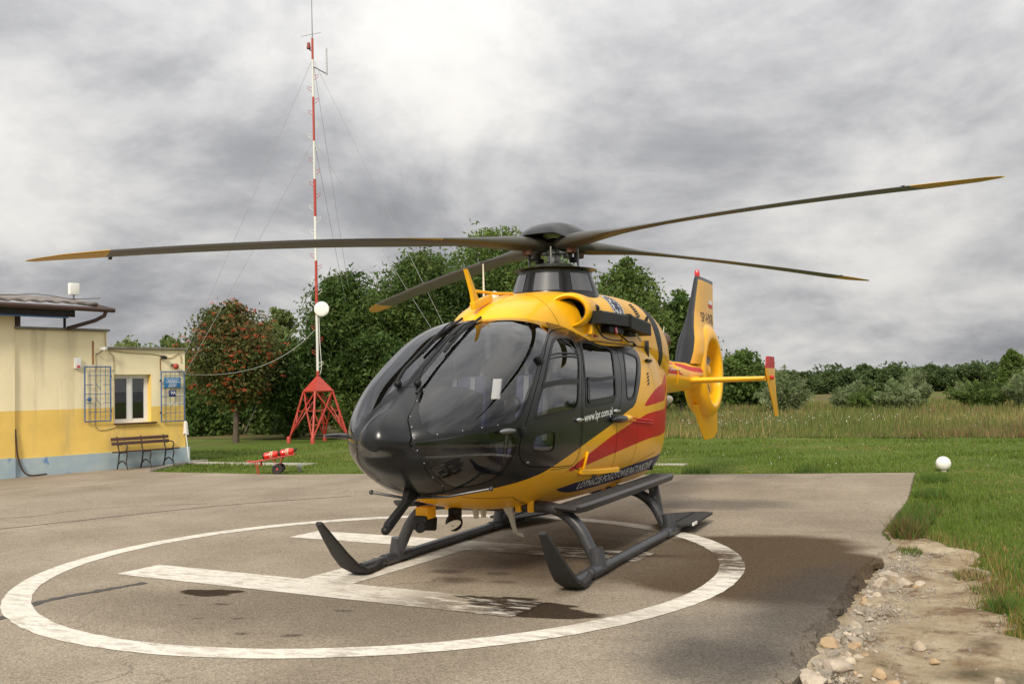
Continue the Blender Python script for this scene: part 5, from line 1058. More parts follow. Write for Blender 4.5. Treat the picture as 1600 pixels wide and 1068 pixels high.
for i in range(4):
    a, b_ = cap4[i], cap4[(i+1) % 4]; mb.add([a+Vector((0, 0, 1.78)), b_+Vector((0, 0, 1.78)), Vector((0, 0, 2.30))], [[0, 1, 2]])
mb.add([a+Vector((0, 0, 1.78)) for a in cap4], [[0, 1, 2, 3]]); obj('cap_plate', mb, M_mred, ms_, angle=10)
for i in range(4):
    a, b_ = cap4[i], cap4[(i+1) % 4]; obj('cap_beam', MB().tube([a+Vector((0, 0, 1.74)), b_+Vector((0, 0, 1.74))], .045, 6), M_mred, ms_)
    ft = a.normalized()*1.04; up_ = a+Vector((0, 0, 1.74)); obj('leg', MB().tube([up_, ft], .038, 8), M_mred, ms_)
    for nb_ in (cap4[(i+1) % 4], cap4[(i-1) % 4]):
        k0 = nb_*.45+a*.55+Vector((0, 0, 1.72)); mid = a*.9+nb_*.62+Vector((0, 0, 1.08)); obj('brace', MB().tube([nb_*.95+Vector((0, 0, 1.72)), mid*1.0, ft+Vector((0, 0, .12))], .028, 6), M_mred, ms_)
        p1 = up_.lerp(ft, .40); p2 = up_.lerp(ft, .66); q2 = mid.lerp(ft+Vector((0, 0, .1)), .48); obj('brace', MB().tube([p1, mid], .018, 5), M_mred, ms_); obj('brace', MB().tube([p2, q2], .018, 5), M_mred, ms_); obj('brace', MB().tube([p1, q2], .016, 5), M_mred, ms_)
    obj('foot', MB().lathe([(.07, -.1), (.07, .16), (.05, .20)], 10, ft), M_mred, ms_)
for i in range(26):
    z = 2.7+i*.42; s_ = 1 if i % 2 else -1; d_ = cl3*s_
    obj('climbing_peg', MB().tube([d_*.05+Vector((0, 0, z)), d_*.20+Vector((0, 0, z+.05)), d_*.18+Vector((0, 0, z-.04)), d_*.05+Vector((0, 0, z-.14))], .010, 5), M_mwht if int(z*.7) % 2 else M_mred, ms_)
obj('top_rod', MB().tube([(0, 0, 14.1), (0, 0, 16.2)], [.018, .008], 6), M_steel, ms_)
obj('cross_rod', MB().tube([cl3*.4+Vector((0, 0, 14.2)), cl3*-.3+Vector((0, 0, 14.32))], .008, 5), M_steel, ms_)
obj('beacon_bracket', MB().tube([(0, 0, 13.65), cl3*.10+Vector((0, 0, 13.72)), cl3*.12+Vector((0, 0, 13.80))], .02, 6), M_blk, ms_); obj('beacon', MB().lathe([(.07, 13.75), (.075, 13.82), (.06, 13.83), (.06, 13.95), (1e-4, 14.0)], 14, cl3*.13), mat('beacon_red', (.25, .05, .03), .4), ms_)
obj('antenna_arm', MB().tube([(0, 0, 13.12), cl3*-.42+Vector((0, 0, 12.88)), cl3*-.47+Vector((0, 0, 12.85))], .022, 6), M_steel, ms_); obj('side_antenna', MB().tube([cl3*-.49+Vector((0, 0, 12.8)), cl3*-.49+Vector((0, 0, 13.75))], .025, 8), M_steel, ms_)
dn = (fw3+cl3*-.25).normalized(); Md = Matrix((cl3, Vector((0, 0, 1)), dn)).transposed()
obj('dish', MB().lathe([(1e-4, .012), (.14, .010), (.245, .004), (.26, -.012), (.255, -.05), (.10, -.14), (1e-4, -.14)], 32, cl3*-.20+fw3*.16+Vector((0, 0, 4.56)), Md), M_wht, ms_, angle=50)
obj('feeder_cable', MB().tube(crom([cl3*-.07+Vector((0, 0, 4.4)), cl3*-.09+Vector((0, 0, 3.4)), cl3*-.13+Vector((0, 0, 2.6)), cl3*-.07+Vector((0, 0, 2.3))], 5, False), .012, 5), M_mwht, ms_)
ANC = {'left': cl3*5.75+fw3*.6, 'right': cl3*-6.2+fw3*.5, 'rear': fw3*-6.0+cl3*-.9}
for nm, a in ANC.items():
    for z, w_ in ((13.4, 'upper'), (10.5, 'lower')):
        o = obj('guy_wire', MB().tube([Vector((MX, MY, z)), Vector((MX, MY, 0))+a+Vector((0, 0, .05))], .0075, 5), M_wire); tag(o, {'left': 'thin %s guy wire running from the mast down to the left', 'right': 'thin %s guy wire running from the mast down to the right', 'rear': 'thin %s guy wire running down behind the mast'}[nm] % w_, 'wire', 'guy wires of the mast')
# cable sagging from mast to building
p0 = Vector((MX, MY, 3.85))+cl3*.08; p1 = Vector(BO)+Matrix.Rotation(BA, 3, 'Z')@Vector((4.10, 0, 2.22))
pts = []
for i in range(30):
    u = i/29; p = p0.lerp(p1, u); p.z -= 4*.62*u*(1-u)*(1-.25*u); pts.append(p)
tag(obj('overhead_cable', MB().tube(pts, .010, 6), mat('grey_cable', (.33, .32, .29), .6)), 'pale cable sagging from the mast to the building corner', 'cable')
# thin far wire from mast
tag(obj('stay_cable', MB().tube([Vector((MX, MY, 5.75)), Vector((MX, MY, 3.9))+cl3*1.5+fw3*-2.5, Vector((MX, MY, 0))+cl3*4.6+fw3*-7], .012, 5), M_wire), 'short stay wire leaving the mast above the white dish', 'wire')

# ================================================================== fire extinguisher cart, marker balls
M_cred = mat('cart_red', (.42, .045, .028), .5, var=.12, vscale=10); M_bott = mat('extinguisher_red', (.62, .030, .018), .28, coat=.3); M_tyre = mat('tyre', (.025, .024, .024), .85); M_strap = mat('pale_strap', (.60, .52, .34), .9, var=.15, vscale=30)
# local x runs along the cart, handle end at -x, raised end at +x; local z up
ct = thing('extinguisher_cart', 'red two wheeled hand cart with handles parked on the grass edge', 'cart', (-6.46, -9.18, 0), math.atan2(.86, -.50))
sl3 = .17; ct.scale = (.80, .80, .74)
def on(x, y, z=0.0): return Vector((x, y, .42+sl3*x+z))
for y in (-.14, .14): obj('side_rail', MB().tube([on(-.38, y), on(.62, y)], .024, 6, flat=.9), M_cred, ct)
for x in (-.28, .0, .28, .60): obj('cross_bar', MB().tube([on(x, -.14), on(x, .14)], .018, 6), M_cred, ct)
obj('deck_plate', MB().add([on(-.30, -.13, .015), on(.62, -.13, .015), on(.62, .13, .015), on(-.30, .13, .015), on(-.30, -.13, -.005), on(.62, -.13, -.005), on(.62, .13, -.005), on(-.30, .13, -.005)], [[0, 1, 2, 3], [7, 6, 5, 4], [0, 4, 5, 1], [1, 5, 6, 2], [2, 6, 7, 3], [3, 7, 4, 0]]), M_cred, ct)
obj('handle', MB().tube(crom([on(-.38, -.14), on(-.50, -.15, .01), on(-.60, -.12, .05), on(-.62, 0, .055), on(-.60, .12, .05), on(-.50, .15, .01), on(-.38, .14)], 5, False), .016, 8), M_cred, ct)
for y in (-.13, .13): obj('stand_leg', MB().tube([on(-.40, y), Vector((-.34, y*.9, .0))], .014, 6), M_cred, ct)
obj('stand_leg', MB().tube([on(-.27, 0), Vector((-.26, 0, .22))], .03, 6), M_cred, ct)
obj('axle', MB().tube([(.18, -.24, .135), (.18, .24, .135)], .014, 8), M_cred, ct)
for y in (-.14, .14):
    obj('axle_strut', MB().tube([on(.05, y), Vector((.18, y, .135)), on(.30, y)], .014, 6), M_cred, ct)
for y in (-.24, .24):
    w = obj('wheel', MB().lathe([(.085, -.025), (.095, -.035), (.125, -.035), (.138, -.018), (.138, .018), (.125, .035), (.095, .035), (.085, .025)], 28, (.18, y, .135), Ry), M_tyre, ct); obj('rim', MB().lathe([(1e-4, -.03), (.03, -.03), (.035, -.018), (.080, -.022), (.090, -.028), (.090, .028), (.080, .022), (.035, .018), (.03, .03), (1e-4, .03)], 24, (.18, y, .135), Ry), M_cred, w)
for i, (x0, x1, lab) in enumerate(((-.20, .20, 'red extinguisher cylinder at the low handle end of the cart'), (.22, .60, 'red extinguisher cylinder at the raised end of the cart'))):
    e_ = thing('fire_extinguisher', lab, 'extinguisher', ct.location, ct.rotation_euler.z, 'extinguishers on the cart'); e_.scale = ct.scale
    ps = [on(x0, 0, .105), on(x0+.02, 0, .105), on(x0+.05, 0, .105), on(x1-.09, 0, .105), on(x1-.05, 0, .105), on(x1-.02, 0, .105)]; obj('cylinder', MB().tube(ps, [.07, .082, .088, .088, .078, .045], 18), M_bott, e_, angle=60)
    obj('foot_ring', MB().tube([on(x0-.025, 0, .105), on(x0+.01, 0, .105)], .083, 18), M_blk, e_); obj('valve', MB().tube([on(x1-.02, 0, .10), on(x1+.035, 0, .10)], .03, 10).box(on(x1+.03, 0, .13), (.06, .03, .05), bev=.006), M_blk, e_)
    mb = MB()
    for dx in (-.022, .022): mb.tube([on((x0+x1)/2+dx+.01*0, .095*math.cos(q), .105+.095*math.sin(q)) for q in np.linspace(-2.6, 5.6-2.2, 18)], .014, 6)
    obj('strap', mb, M_strap, e_)
M_ball = mat('white_marker', (.80, .78, .74), .3, var=.04, vscale=6)
mk = thing('marker_ball', 'white marker ball on the grass at the far right corner of the pad', 'marker', (-8.75, 3.60, 0)); obj('globe', MB().ball((0, 0, .135), .125, 28, 18), M_ball, mk, angle=90); obj('stem', MB().lathe([(.06, -.05), (.05, .03)], 14), M_conc, mk)
mk = thing('marker_ball', 'small dull marker lamp in the grass right of the hand cart', 'marker', (-7.05, -8.92, 0)); obj('globe', MB().ball((0, 0, .10), .07, 20, 12), mat('dull_lens', (.42, .42, .38), .25, var=.1, vscale=20), mk, angle=90); obj('stem', MB().lathe([(.04, -.03), (.035, .05)], 12), M_steel, mk)
# ================================================================== vegetation
def leaf_mat(name, tr=.35):
    mt = bpy.data.materials.new(name); mt.use_nodes = True; t = mt.node_tree; t.nodes.clear()
    o = t.nodes.new('ShaderNodeOutputMaterial'); a = t.nodes.new('ShaderNodeAttribute'); a.attribute_name = 'tint'
    d = t.nodes.new('ShaderNodeBsdfPrincipled'); d.inputs['Roughness'].default_value = .6; d.inputs['Specular IOR Level'].default_value = .25
    x = t.nodes.new('ShaderNodeBsdfTranslucent'); mx = t.nodes.new('ShaderNodeMixShader'); mx.inputs[0].default_value = tr
    hs = t.nodes.new('ShaderNodeHueSaturation'); hs.inputs['Value'].default_value = 1.3; hs.inputs['Hue'].default_value = .485
    t.links.new(a.outputs['Color'], d.inputs['Base Color']); t.links.new(a.outputs['Color'], hs.inputs['Color']); t.links.new(hs.outputs[0], x.inputs[0])
    t.links.new(d.outputs[0], mx.inputs[1]); t.links.new(x.outputs[0], mx.inputs[2]); t.links.new(mx.outputs[0], o.inputs[0]); return mt
M_leaf = leaf_mat('foliage'); M_grass = leaf_mat('grass_blades', .25); M_bark = mat('bark', (.085, .065, .048), .9, var=.3, vscale=9, bump=.5, bscale=30); M_berry = mat('rowan_berry', (.50, .075, .02), .4, var=.2, vscale=3); M_flower = mat('white_flowers', (.62, .60, .54), .8)
def np_mesh(name, V, per, cols, mt):
    """V (N*per,3): N separate polygons of 'per' corners, cols (N,3)"""
    N_ = len(V)//per; me = bpy.data.meshes.new(name); me.vertices.add(len(V)); me.vertices.foreach_set('co', V.astype(np.float32).ravel())
    me.loops.add(len(V)); me.loops.foreach_set('vertex_index', np.arange(len(V), dtype=np.int32)); me.polygons.add(N_)
    me.polygons.foreach_set('loop_start', np.arange(0, len(V), per, dtype=np.int32)); me.materials.append(mt); me.update(calc_edges=True)
    if cols is not None:
        at = me.attributes.new('tint', 'FLOAT_COLOR', 'POINT'); c = np.c_[np.repeat(cols, per, 0), np.ones(len(V))].astype(np.float32); at.data.foreach_set('color', c.ravel())
    return me
def leaf_quads(C, size, rng, upb=.35, asp=.55):
    n = len(C); nr = rng.normal(size=(n, 3)); nr[:, 2] += upb*2; nr /= np.linalg.norm(nr, axis=1, keepdims=True)
    a = np.cross(nr, rng.normal(size=(n, 3))); a /= np.linalg.norm(a, axis=1, keepdims=True); b = np.cross(nr, a)
    s = size*rng.uniform(.6, 1.35, (n, 1)); a = a*s; b = b*s*asp
    return np.stack([C-a, C-b*.9+a*.1, C+a, C+b*.9+a*.1], 1).reshape(-1, 3)
def crown_mesh(name, H, Rr, zb, nl, nleaf, size, cols, seed, power=.8, peak=.45, berries=0, upb=.35, wisp=.12, lean=(0, 0), asp=.55):
    rng = np.random.default_rng(seed); lobes = []
    for i in range(nl):
        h = (i+.5)/nl; h = min(max(h+rng.uniform(-.5, .5)/nl, .02), .98)
        pr = (math.sin(math.pi*min(h/peak*.5, .5)) if h < peak else math.cos(math.pi*.5*((h-peak)/(1-peak))**1.15)); pr = max(pr, .10)**power
        q = rng.uniform(0, 2*math.pi); rad = Rr*pr; lr = min(rad*rng.uniform(.50, .74), Rr*.55); lr = max(lr, Rr*.17); d = max(0, rad-lr*.75)*rng.uniform(.65, 1.05)
        lobes.append((np.array([d*math.cos(q)+lean[0]*h, d*math.sin(q)+lean[1]*h, zb+(H-zb)*h]), lr, rng.uniform(.75, 1.25), rng.integers(0, len(cols))))
    w = np.array([l[1]**2 for l in lobes]); w = w/w.sum(); P, Cc = [], []
    for (c, lr, v, ci), ww in zip(lobes, w):
        n = int(nleaf*ww); dv = rng.normal(size=(n, 3)); dv /= np.linalg.norm(dv, axis=1, keepdims=True); r = lr*(rng.uniform(.30, 1, (n, 1))**.55); r = np.where(rng.uniform(size=(n, 1)) < wisp, r*rng.uniform(1.0, 1.55, (n, 1)), r)
        lump = 1+.28*np.sin(dv[:, :1]*5+ci*2)*np.sin(dv[:, 1:2]*6+v*9)*np.sin(dv[:, 2:]*5+v*5); sc = np.array([1, 1, .78]); P.append(c+dv*r*lump*sc)
        base = np.array(cols[ci])*(v*.5+.5); k = rng.uniform(.65, 1.4, (n, 1)); hue = rng.uniform(-.12, .16, (n, 1)); Cc.append(np.clip(base*k*np.concatenate([1+hue, np.ones((n, 1)), np.ones((n, 1))], 1), 0, 1))
    P = np.concatenate(P); Cc = np.concatenate(Cc); P[:, 2] = np.maximum(P[:, 2], .05); me = np_mesh(name, leaf_quads(P, size, rng, upb, asp), 4, Cc, M_leaf)
    bp = None
    if berries:
        k = rng.choice(len(P), berries, replace=False); ctr = np.array([0, 0, (H+zb)/2]); bp = P[k]; bp = bp+(bp-ctr)*.05
    return me, lobes, bp
def tree(name, label, x, y, H, Rr, zb, nl, nleaf, size, cols, seed, group=None, trunk=.12, cat='tree', mesh=None, **k):
    t_ = thing(name, label, cat, (x, y, -.03), 0, group)
    me, lobes, bp = mesh or crown_mesh('crown', H, Rr, zb, nl, nleaf, size, cols, seed, **k); link('crown', me, t_)
    if trunk:
        rs = random.Random(seed); m_ = MB(); top_ = Vector((k.get('lean', (0, 0))[0]*.6, k.get('lean', (0, 0))[1]*.6, zb+(H-zb)*.62)); ps = [Vector((0, 0, -.1)), Vector((rs.uniform(-.06, .06), rs.uniform(-.06, .06), max(zb*.6, .3))), Vector((rs.uniform(-.15, .15), rs.uniform(-.15, .15), zb+(H-zb)*.3)), top_]
        m_.tube(crom(ps, 4, False), list(np.linspace(trunk, trunk*.25, 13)), 9)
        for c, lr, v, ci in lobes[::max(1, len(lobes)//9)]:
            s0 = Vector((0, 0, max(zb*.75, c[2]*.55))); m_.tube([s0, s0.lerp(Vector(c), .5)+Vector((0, 0, -.1)), Vector(c)], [trunk*.38, trunk*.24, trunk*.08], 6)
        obj('trunk', m_, M_bark, t_)
    return t_, bp
G_DK = [(.058, .105, .024), (.076, .130, .028), (.096, .148, .034)]; G_MD = [(.078, .130, .028), (.10, .155, .036), (.12, .175, .042)]; G_ROW = [(.085, .110, .030), (.105, .112, .034), (.075, .10, .026), (.13, .098, .036)]; G_SIL = [(.175, .225, .10), (.145, .20, .078), (.21, .25, .13)]; G_PALE = [(.115, .165, .045), (.14, .19, .06)]; G_FAR = [(.075, .118, .042), (.088, .132, .046), (.064, .104, .036)]
tr_, bp = tree('rowan_tree', 'rowan tree laden with red berries beside the building', -17.2, -19.6, 5.0, 1.8, 1.35, 40, 19000, .075, G_ROW, 3, berries=430, trunk=.13, power=.75, peak=.45, wisp=.3)
rng = np.random.default_rng(5); cen = np.repeat(bp, 14, 0)+rng.normal(size=(len(bp)*14, 3))*np.array([.055, .055, .03]); oct_ = np.array([[1, 0, 0], [0, 1, 0], [-1, 0, 0], [0, -1, 0], [0, 0, 1], [0, 0, -1]])*.020
ft_ = [(0, 1, 4), (1, 2, 4), (2, 3, 4), (3, 0, 4), (1, 0, 5), (2, 1, 5), (3, 2, 5), (0, 3, 5)]; V = np.stack([cen[:, None, :]+oct_[None, list(f), :] for f in ft_], 1).reshape(-1, 3); bo = stuff(link('berries', np_mesh('berries', V, 3, None, M_berry), tr_)); bo['label'] = 'clusters of red rowan berries'
for a in (('locust_tree', 'dense dark locust tree directly behind the mast tripod', -21.7, -17.8, 6.3, 2.3, .5, 30, 30000, .105, G_DK, 21), ('locust_tree', 'broad dark locust tree between the mast and the helicopter nose', -24.8, -16.4, 7.3, 2.9, .5, 34, 40000, .11, G_DK, 22),
          ('locust_tree', 'tallest locust tree rising behind the rotor hub', -28.1, -14.6, 8.5, 3.2, .6, 36, 40000, .12, G_MD, 23), ('locust_tree', 'locust tree hidden mostly behind the helicopter roof', -32.8, -14.0, 8.0, 2.8, .8, 30, 26000, .13, G_MD, 24),
          ('locust_tree', 'low leafy locust growing just left of the mast tripod', -19.9, -19.1, 3.6, 1.55, .15, 18, 16000, .095, G_DK, 25), ('locust_tree', 'low spreading locust behind the right leg of the tripod', -20.6, -15.9, 3.7, 1.9, .1, 20, 18000, .10, G_DK, 26)):
    tree(*a, group='locust trees behind the lawn', trunk=.13, power=.5, peak=.42, wisp=.2, upb=.5, asp=.4)
tree('willow_tree', 'pale green willow showing between rowan and locust trees', -26.4, -24.9, 5.7, 1.6, .6, 22, 14000, .11, G_PALE, 31, trunk=.1, power=.55)
for a in (('birch_tree', 'slender tree with feathery top right of the rotor mast', -38.0, -11.7, 8.3, 2.4, 1.0, 34, 22000, .12, G_MD, 41), ('birch_tree', 'shorter dark tree beside the tail fin', -40.6, -9.6, 6.7, 2.0, .6, 26, 16000, .12, G_DK, 42), ('birch_tree', 'low tree just behind the tail rotor shroud', -51.3, -8.4, 3.6, 1.9, .3, 20, 9000, .14, G_DK, 43)):
    tree(*a, group='trees behind the helicopter tail', trunk=.11, power=.7, peak=.35, wisp=.28)
for a in (('leafy_bush', 'dark bush at the foot of the rowan on its left', -22.6, -25.9, 3.0, 2.4, .0, 18, 9000, .11, G_DK, 51), ('leafy_bush', 'dark bush peeking out beside the right wall corner', -24.5, -29.8, 3.3, 2.0, .0, 16, 8000, .12, G_DK, 52), ('leafy_bush', 'bush between the rowan trunk and the tripod', -23.2, -22.8, 2.6, 1.7, .0, 16, 8000, .10, G_DK, 53),
          ('leafy_bush', 'treetop showing above the left end of the flat roof', -31.1, -40.3, 5.1, 1.9, .5, 14, 5000, .16, G_PALE, 54), ('leafy_bush', 'treetop showing above the roof near the building corner', -32.8, -38.6, 5.3, 1.7, .5, 14, 5000, .16, G_PALE, 55)):
    tree(*a, trunk=.06, power=.45, cat='bush')
def shoot_bush(H, Rr, seed, cols, nsh, per, size):
    """willow bush: leaves set along many upright fanned shoots"""
    rg_ = np.random.default_rng(seed); P = []; Cc = []; ax = rg_.uniform(.7, 1.35)
    for i in range(nsh):
        u = math.sqrt(rg_.uniform()); q = rg_.uniform(0, 6.283); tip = np.array([Rr*u*math.cos(q)*ax, Rr*u*math.sin(q)/ax, H*(1-.5*u*u)*rg_.uniform(.6, 1.12)]); b0 = tip*np.array([.3, .3, 0]); t = rg_.uniform(.12, 1, per)[:, None]
        p = b0+(tip-b0)*t+np.array([0, 0, 1])*(np.sin(t*math.pi)*.12*H)+rg_.normal(size=(per, 3))*(.085*(1.15-t)+.03); P.append(p); k_ = np.array(cols[rg_.integers(0, len(cols))])*rg_.uniform(.7, 1.25); Cc.append(k_*rg_.uniform(.7, 1.3, (per, 1)))
    P = np.concatenate(P); P[:, 2] = np.maximum(P[:, 2], .03); return np_mesh('crown', leaf_quads(P, size, rg_, .1, .3), 4, np.clip(np.concatenate(Cc), 0, 1), M_leaf), [], None
for i, (x, y, H, Rr, lab) in enumerate(((-39.9, -4.1, 2.25, 1.7, 'largest silvery willow bush right behind the tail end plate'), (-44.2, -1.7, 1.3, 1.0, 'small silvery bush second from the tail end plate'), (-42.3, -.4, 1.25, 1.15, 'low round green bush in the middle of the meadow'), (-40.4, 1.1, 1.55, 1.4, 'front silvery bush of the pair right of the meadow middle'),
                          (-44.5, 1.8, 2.2, 1.35, 'taller silvery bush behind the front one of the pair'), (-44.5, 4.9, 1.6, 1.7, 'broad silvery bush near the right picture edge'), (-42.4, 6.9, 2.0, 1.8, 'silvery bush cut by the right picture edge'), (-55, -2.0, 1.6, 1.3, 'far pale bush before the dark treeline'), (-58, 4.2, 1.4, 1.0, 'far small round bush before the treeline on the right'))):
    tree('willow_bush', lab, x, y, H, Rr, .0, 22, 0, .085, G_SIL, 60+i, 'silvery willow bushes in the meadow', trunk=.0, cat='bush', mesh=shoot_bush(H*1.0, Rr*.85, 60+i, G_SIL if i not in (2, 5) else G_MD, 75, 110, .085))
tree('poplar_tree', 'single taller poplar above the treeline at the right edge', -70.4, 7.5, 3.7, .95, .3, 20, 6000, .12, G_MD, 75, trunk=.08, power=.7)
# the far plantation: trees of one kind in a row
FM = [crown_mesh('crown', 2.8, 1.35, .1, 16, 5000, .15, G_FAR, 80+i, power=.55, peak=.35) for i in range(5)]
rs = random.Random(9); i = 0
for row in range(2):
    for j in range(24 if row == 0 else 22):
        y = -24+j*1.75+rs.uniform(-.4, .4)+row*.8; x = -113-row*6+rs.uniform(-1.5, 1.5)
        o, _ = tree('plantation_tree', 'dark green tree in the far plantation row behind the meadow', x, y, 4.0, 1.5, .2, 16, 0, .2, G_FAR, 90+i, 'far plantation trees', trunk=0, mesh=FM[i % 5]); s_ = rs.uniform(.86, 1.12); o.scale = (s_*1.15, s_*1.15, s_*rs.uniform(.9, 1.12)*(1 if row == 0 else 1.04)); o.rotation_euler.z = rs.uniform(0, 6); i += 1
# distant woods as one mass: left behind everything, and far right horizon
P = []
rng = np.random.default_rng(77)
for (x0, y0, x1, y1, h, n) in ((-60, -75, -75, -25, 4.6, 15000), (-160, 10, -175, 70, 3.4, 6000), (-180, -60, -190, 20, 4.2, 8000), (-26, -48, -48, -40, 3.0, 5000)):
    u = rng.uniform(size=n); hh = h*(.8+.25*np.sin(u*40)+.15*np.sin(u*97+1)); P.append(np.c_[x0+(x1-x0)*u+rng.normal(size=n)*1.5, y0+(y1-y0)*u+rng.normal(size=n)*1.2, hh*rng.uniform(.02, 1, n)**.7])
P = np.concatenate(P); fo_ = stuff(link('distant_wood', np_mesh('distant_wood', leaf_quads(P, .42, rng, .3), 4, np.array([.058, .090, .034])*rng.uniform(.7, 1.4, (len(P), 1)), M_leaf))); tag(fo_, 'dark band of distant woodland along the horizon', 'woodland')

# meadow and lawn
M_mead, t, b = nodes_mat('meadow_ground'); k = NT(t); c = k.mix(k.rng(k.noise(.25, 6, .6), .35, .65), (.10, .10, .035), (.155, .105, .050)); c = k.mix(k.rng(k.noise(.9, 6, .65, off=(3, 0, 0)), .5, .7), c, (.075, .105, .028)); t.links.new(c, b.inputs['Base Color']); b.inputs['Roughness'].default_value = 1; b.inputs['Specular IOR Level'].default_value = .1
mxs = gx(-300, -19.4, 40); mys = gx(-120, 80, 40)
struct(obj('meadow', MB().add([(x+.4*math.sin(y*.7), y, gz(x, y)+.02+.4*sstep(-20, -60, x)*0) for x in mxs for y in mys], [[i*40+j, (i+1)*40+j, (i+1)*40+j+1, i*40+j+1] for i in range(39) for j in range(39)]), M_mead))
def blades(name, X, Y, Z, h, w, cols, rng, lean=.45, dirw=None):
    n = len(X); q = rng.uniform(0, 2*np.pi, n); dx, dy = np.cos(q)*w, np.sin(q)*w; lq = rng.uniform(0, 2*np.pi, n); ll = h*lean*rng.uniform(.1, 1, n)
    A = np.c_[X-dx, Y-dy, Z]; B_ = np.c_[X+dx, Y+dy, Z]; T = np.c_[X+np.cos(lq)*ll, Y+np.sin(lq)*ll, Z+h]
    return link(name, np_mesh(name, np.stack([A, B_, T], 1).reshape(-1, 3), 3, cols, M_grass))
gzv = np.vectorize(gz)
def pick(cols, n, rng, wts): c = np.array(cols)[rng.choice(len(cols), n, p=wts)]; return c*rng.uniform(.7, 1.35, (n, 1))
rng = np.random.default_rng(123); n = 330000; rad = np.exp(rng.uniform(np.log(5.5), np.log(32), n)); ang = YAW+rng.uniform(-.62, .62, n); X = CP.x+rad*np.cos(ang); Y = CP.y+rad*np.sin(ang)
padfar = np.interp(Y, [-13.1, -12.54, -8.55, -7.15, -1.0, 3.15], [-7.4, -6.36, -6.32, -6.66, -7.45, -8.43])
padright = np.interp(X, [p[0] for p in fine], [p[1] for p in fine]); sr_ = np.array([soil_right(v) for v in X])+.06*np.sin(X*7)+.1*rng.normal(size=n)*.6
right = (Y > padright+.02) & (X > -8.5) & ((X < -1.5) | (Y > sr_)); farr = (X < padfar-.03) & (Y > -13.5) & (Y < 3.2) | (X < -8.5) & (Y >= 3.1) | (X < -9.2) & (Y < -13.5) & (Y > -30)
keep = (right | farr) & (X > -20.9); X, Y, rad, sr_, padright = X[keep], Y[keep], rad[keep], sr_[keep], padright[keep]; n = len(X)
edge_ = np.exp(-np.maximum(Y-sr_, 0)/.22)*(X > -1.6); dry = rng.uniform(size=n) < edge_*.75; hh = rng.uniform(.025, .062, n)*(1+edge_*1.2); cc = pick([(.100, .160, .020), (.125, .180, .030), (.078, .130, .016), (.17, .17, .055)], n, rng, [.4, .3, .22, .08]); cc[dry] = pick([(.30, .20, .07), (.22, .13, .05), (.16, .15, .05)], dry.sum(), rng, [.45, .3, .25])
def wob(X, Y, f, seed):
    r_ = np.random.default_rng(seed); o = 0
    for _ in range(7): q = r_.uniform(0, 6.283); w_ = f*r_.uniform(.5, 1.6); o = o+np.sin((X*math.cos(q)+Y*math.sin(q))*w_+r_.uniform(0, 6.283))
    return o/7**.5
pv = wob(X, Y, 1.1, 1)*.6+wob(X, Y, 3.6, 2)*.5+rng.normal(size=n)*.35; dryp = (pv > .75) & (rng.uniform(size=n) < .75); cc[dryp] = pick([(.21, .185, .06), (.26, .20, .08), (.16, .17, .045)], dryp.sum(), rng, [.4, .25, .35]); tall = pv < -.85; hh = np.where(tall, hh*1.7, hh); cc[tall] *= .78; hh = np.where(pv > .6, hh*.75, hh)
g = stuff(blades('grass', X, Y, gzv(X, Y)-.005, hh, np.maximum(.0035, .00055*rad), cc, rng)); tag(g, 'short green grass of the lawn around the pad', 'grass')
# weeds along the pad edge and tufts on the soil, one plant each
def tuft(label, x, y, h, r, n, cols, wts, name='weed_tuft', cat='weed', group='weeds along the pad edge', leafy=0):
    rg_ = np.random.default_rng(int(abs(x*1000+y*77))); rr_ = r*1.6*np.sqrt(rg_.uniform(size=n)); qq_ = rg_.uniform(0, 6.283, n); X = x+rr_*np.cos(qq_); Y = y+rr_*np.sin(qq_)*.7; o = blades(name, X, Y, gzv(X, Y)-.01, rg_.uniform(.35, 1, n)*h, np.full(n, .006), pick(cols, n, rg_, wts), rg_, .9)
    return tag(o, label, cat, group)
GW = [(.085, .150, .025), (.06, .11, .02), (.17, .10, .05), (.26, .20, .08)]
for x, y, h, r, n, w, lab in ((-1.25, 3.36, .26, .13, 900, [.35, .2, .35, .1], 'big reddish brown weed clump where the asphalt edge breaks off'), (-1.75, 3.38, .22, .13, 800, [.5, .25, .2, .05], 'green weed clump just behind the reddish one'), (-2.4, 3.42, .20, .15, 800, [.6, .3, .05, .05], 'green weed clump halfway along the intact edge'), (-3.3, 3.46, .16, .18, 700, [.6, .3, .05, .05], 'low weeds on the pad edge below the marker ball'), (-5.0, 3.48, .16, .2, 700, [.6, .35, .05, 0], 'low weeds on the far part of the right pad edge'), (-7.3, 3.46, .16, .2, 600, [.6, .35, .05, 0], 'low weeds at the far right pad corner'),
                              (1.75, 4.12, .16, .07, 380, [.55, .35, .05, .05], 'small green tuft alone on the soil at the right'), (2.35, 4.38, .18, .11, 500, [.6, .3, 0, .1], 'larger green tuft at the right picture edge'), (.35, 3.92, .10, .12, 350, [.2, .1, .2, .5], 'dry straw coloured tuft at the soil margin'), (1.05, 4.05, .12, .12, 350, [.2, .1, .2, .5], 'dry brown tuft hanging over the soil margin'), (-.55, 3.42, .10, .10, 260, [.5, .3, .1, .1], 'sparse green sprigs at the top of the soil strip'), (4.02, 2.99, .10, .04, 70, [.7, .3, 0, 0], 'tiny green sprig growing from the crumbled asphalt'), (3.35, 3.45, .05, .05, 120, [.7, .3, 0, 0], 'little green patch between the stones'), (3.95, 3.75, .05, .07, 160, [.7, .3, 0, 0], 'green patch on the soil at the bottom edge')):
    tuft(lab, x, y, h, r, n, GW, w)
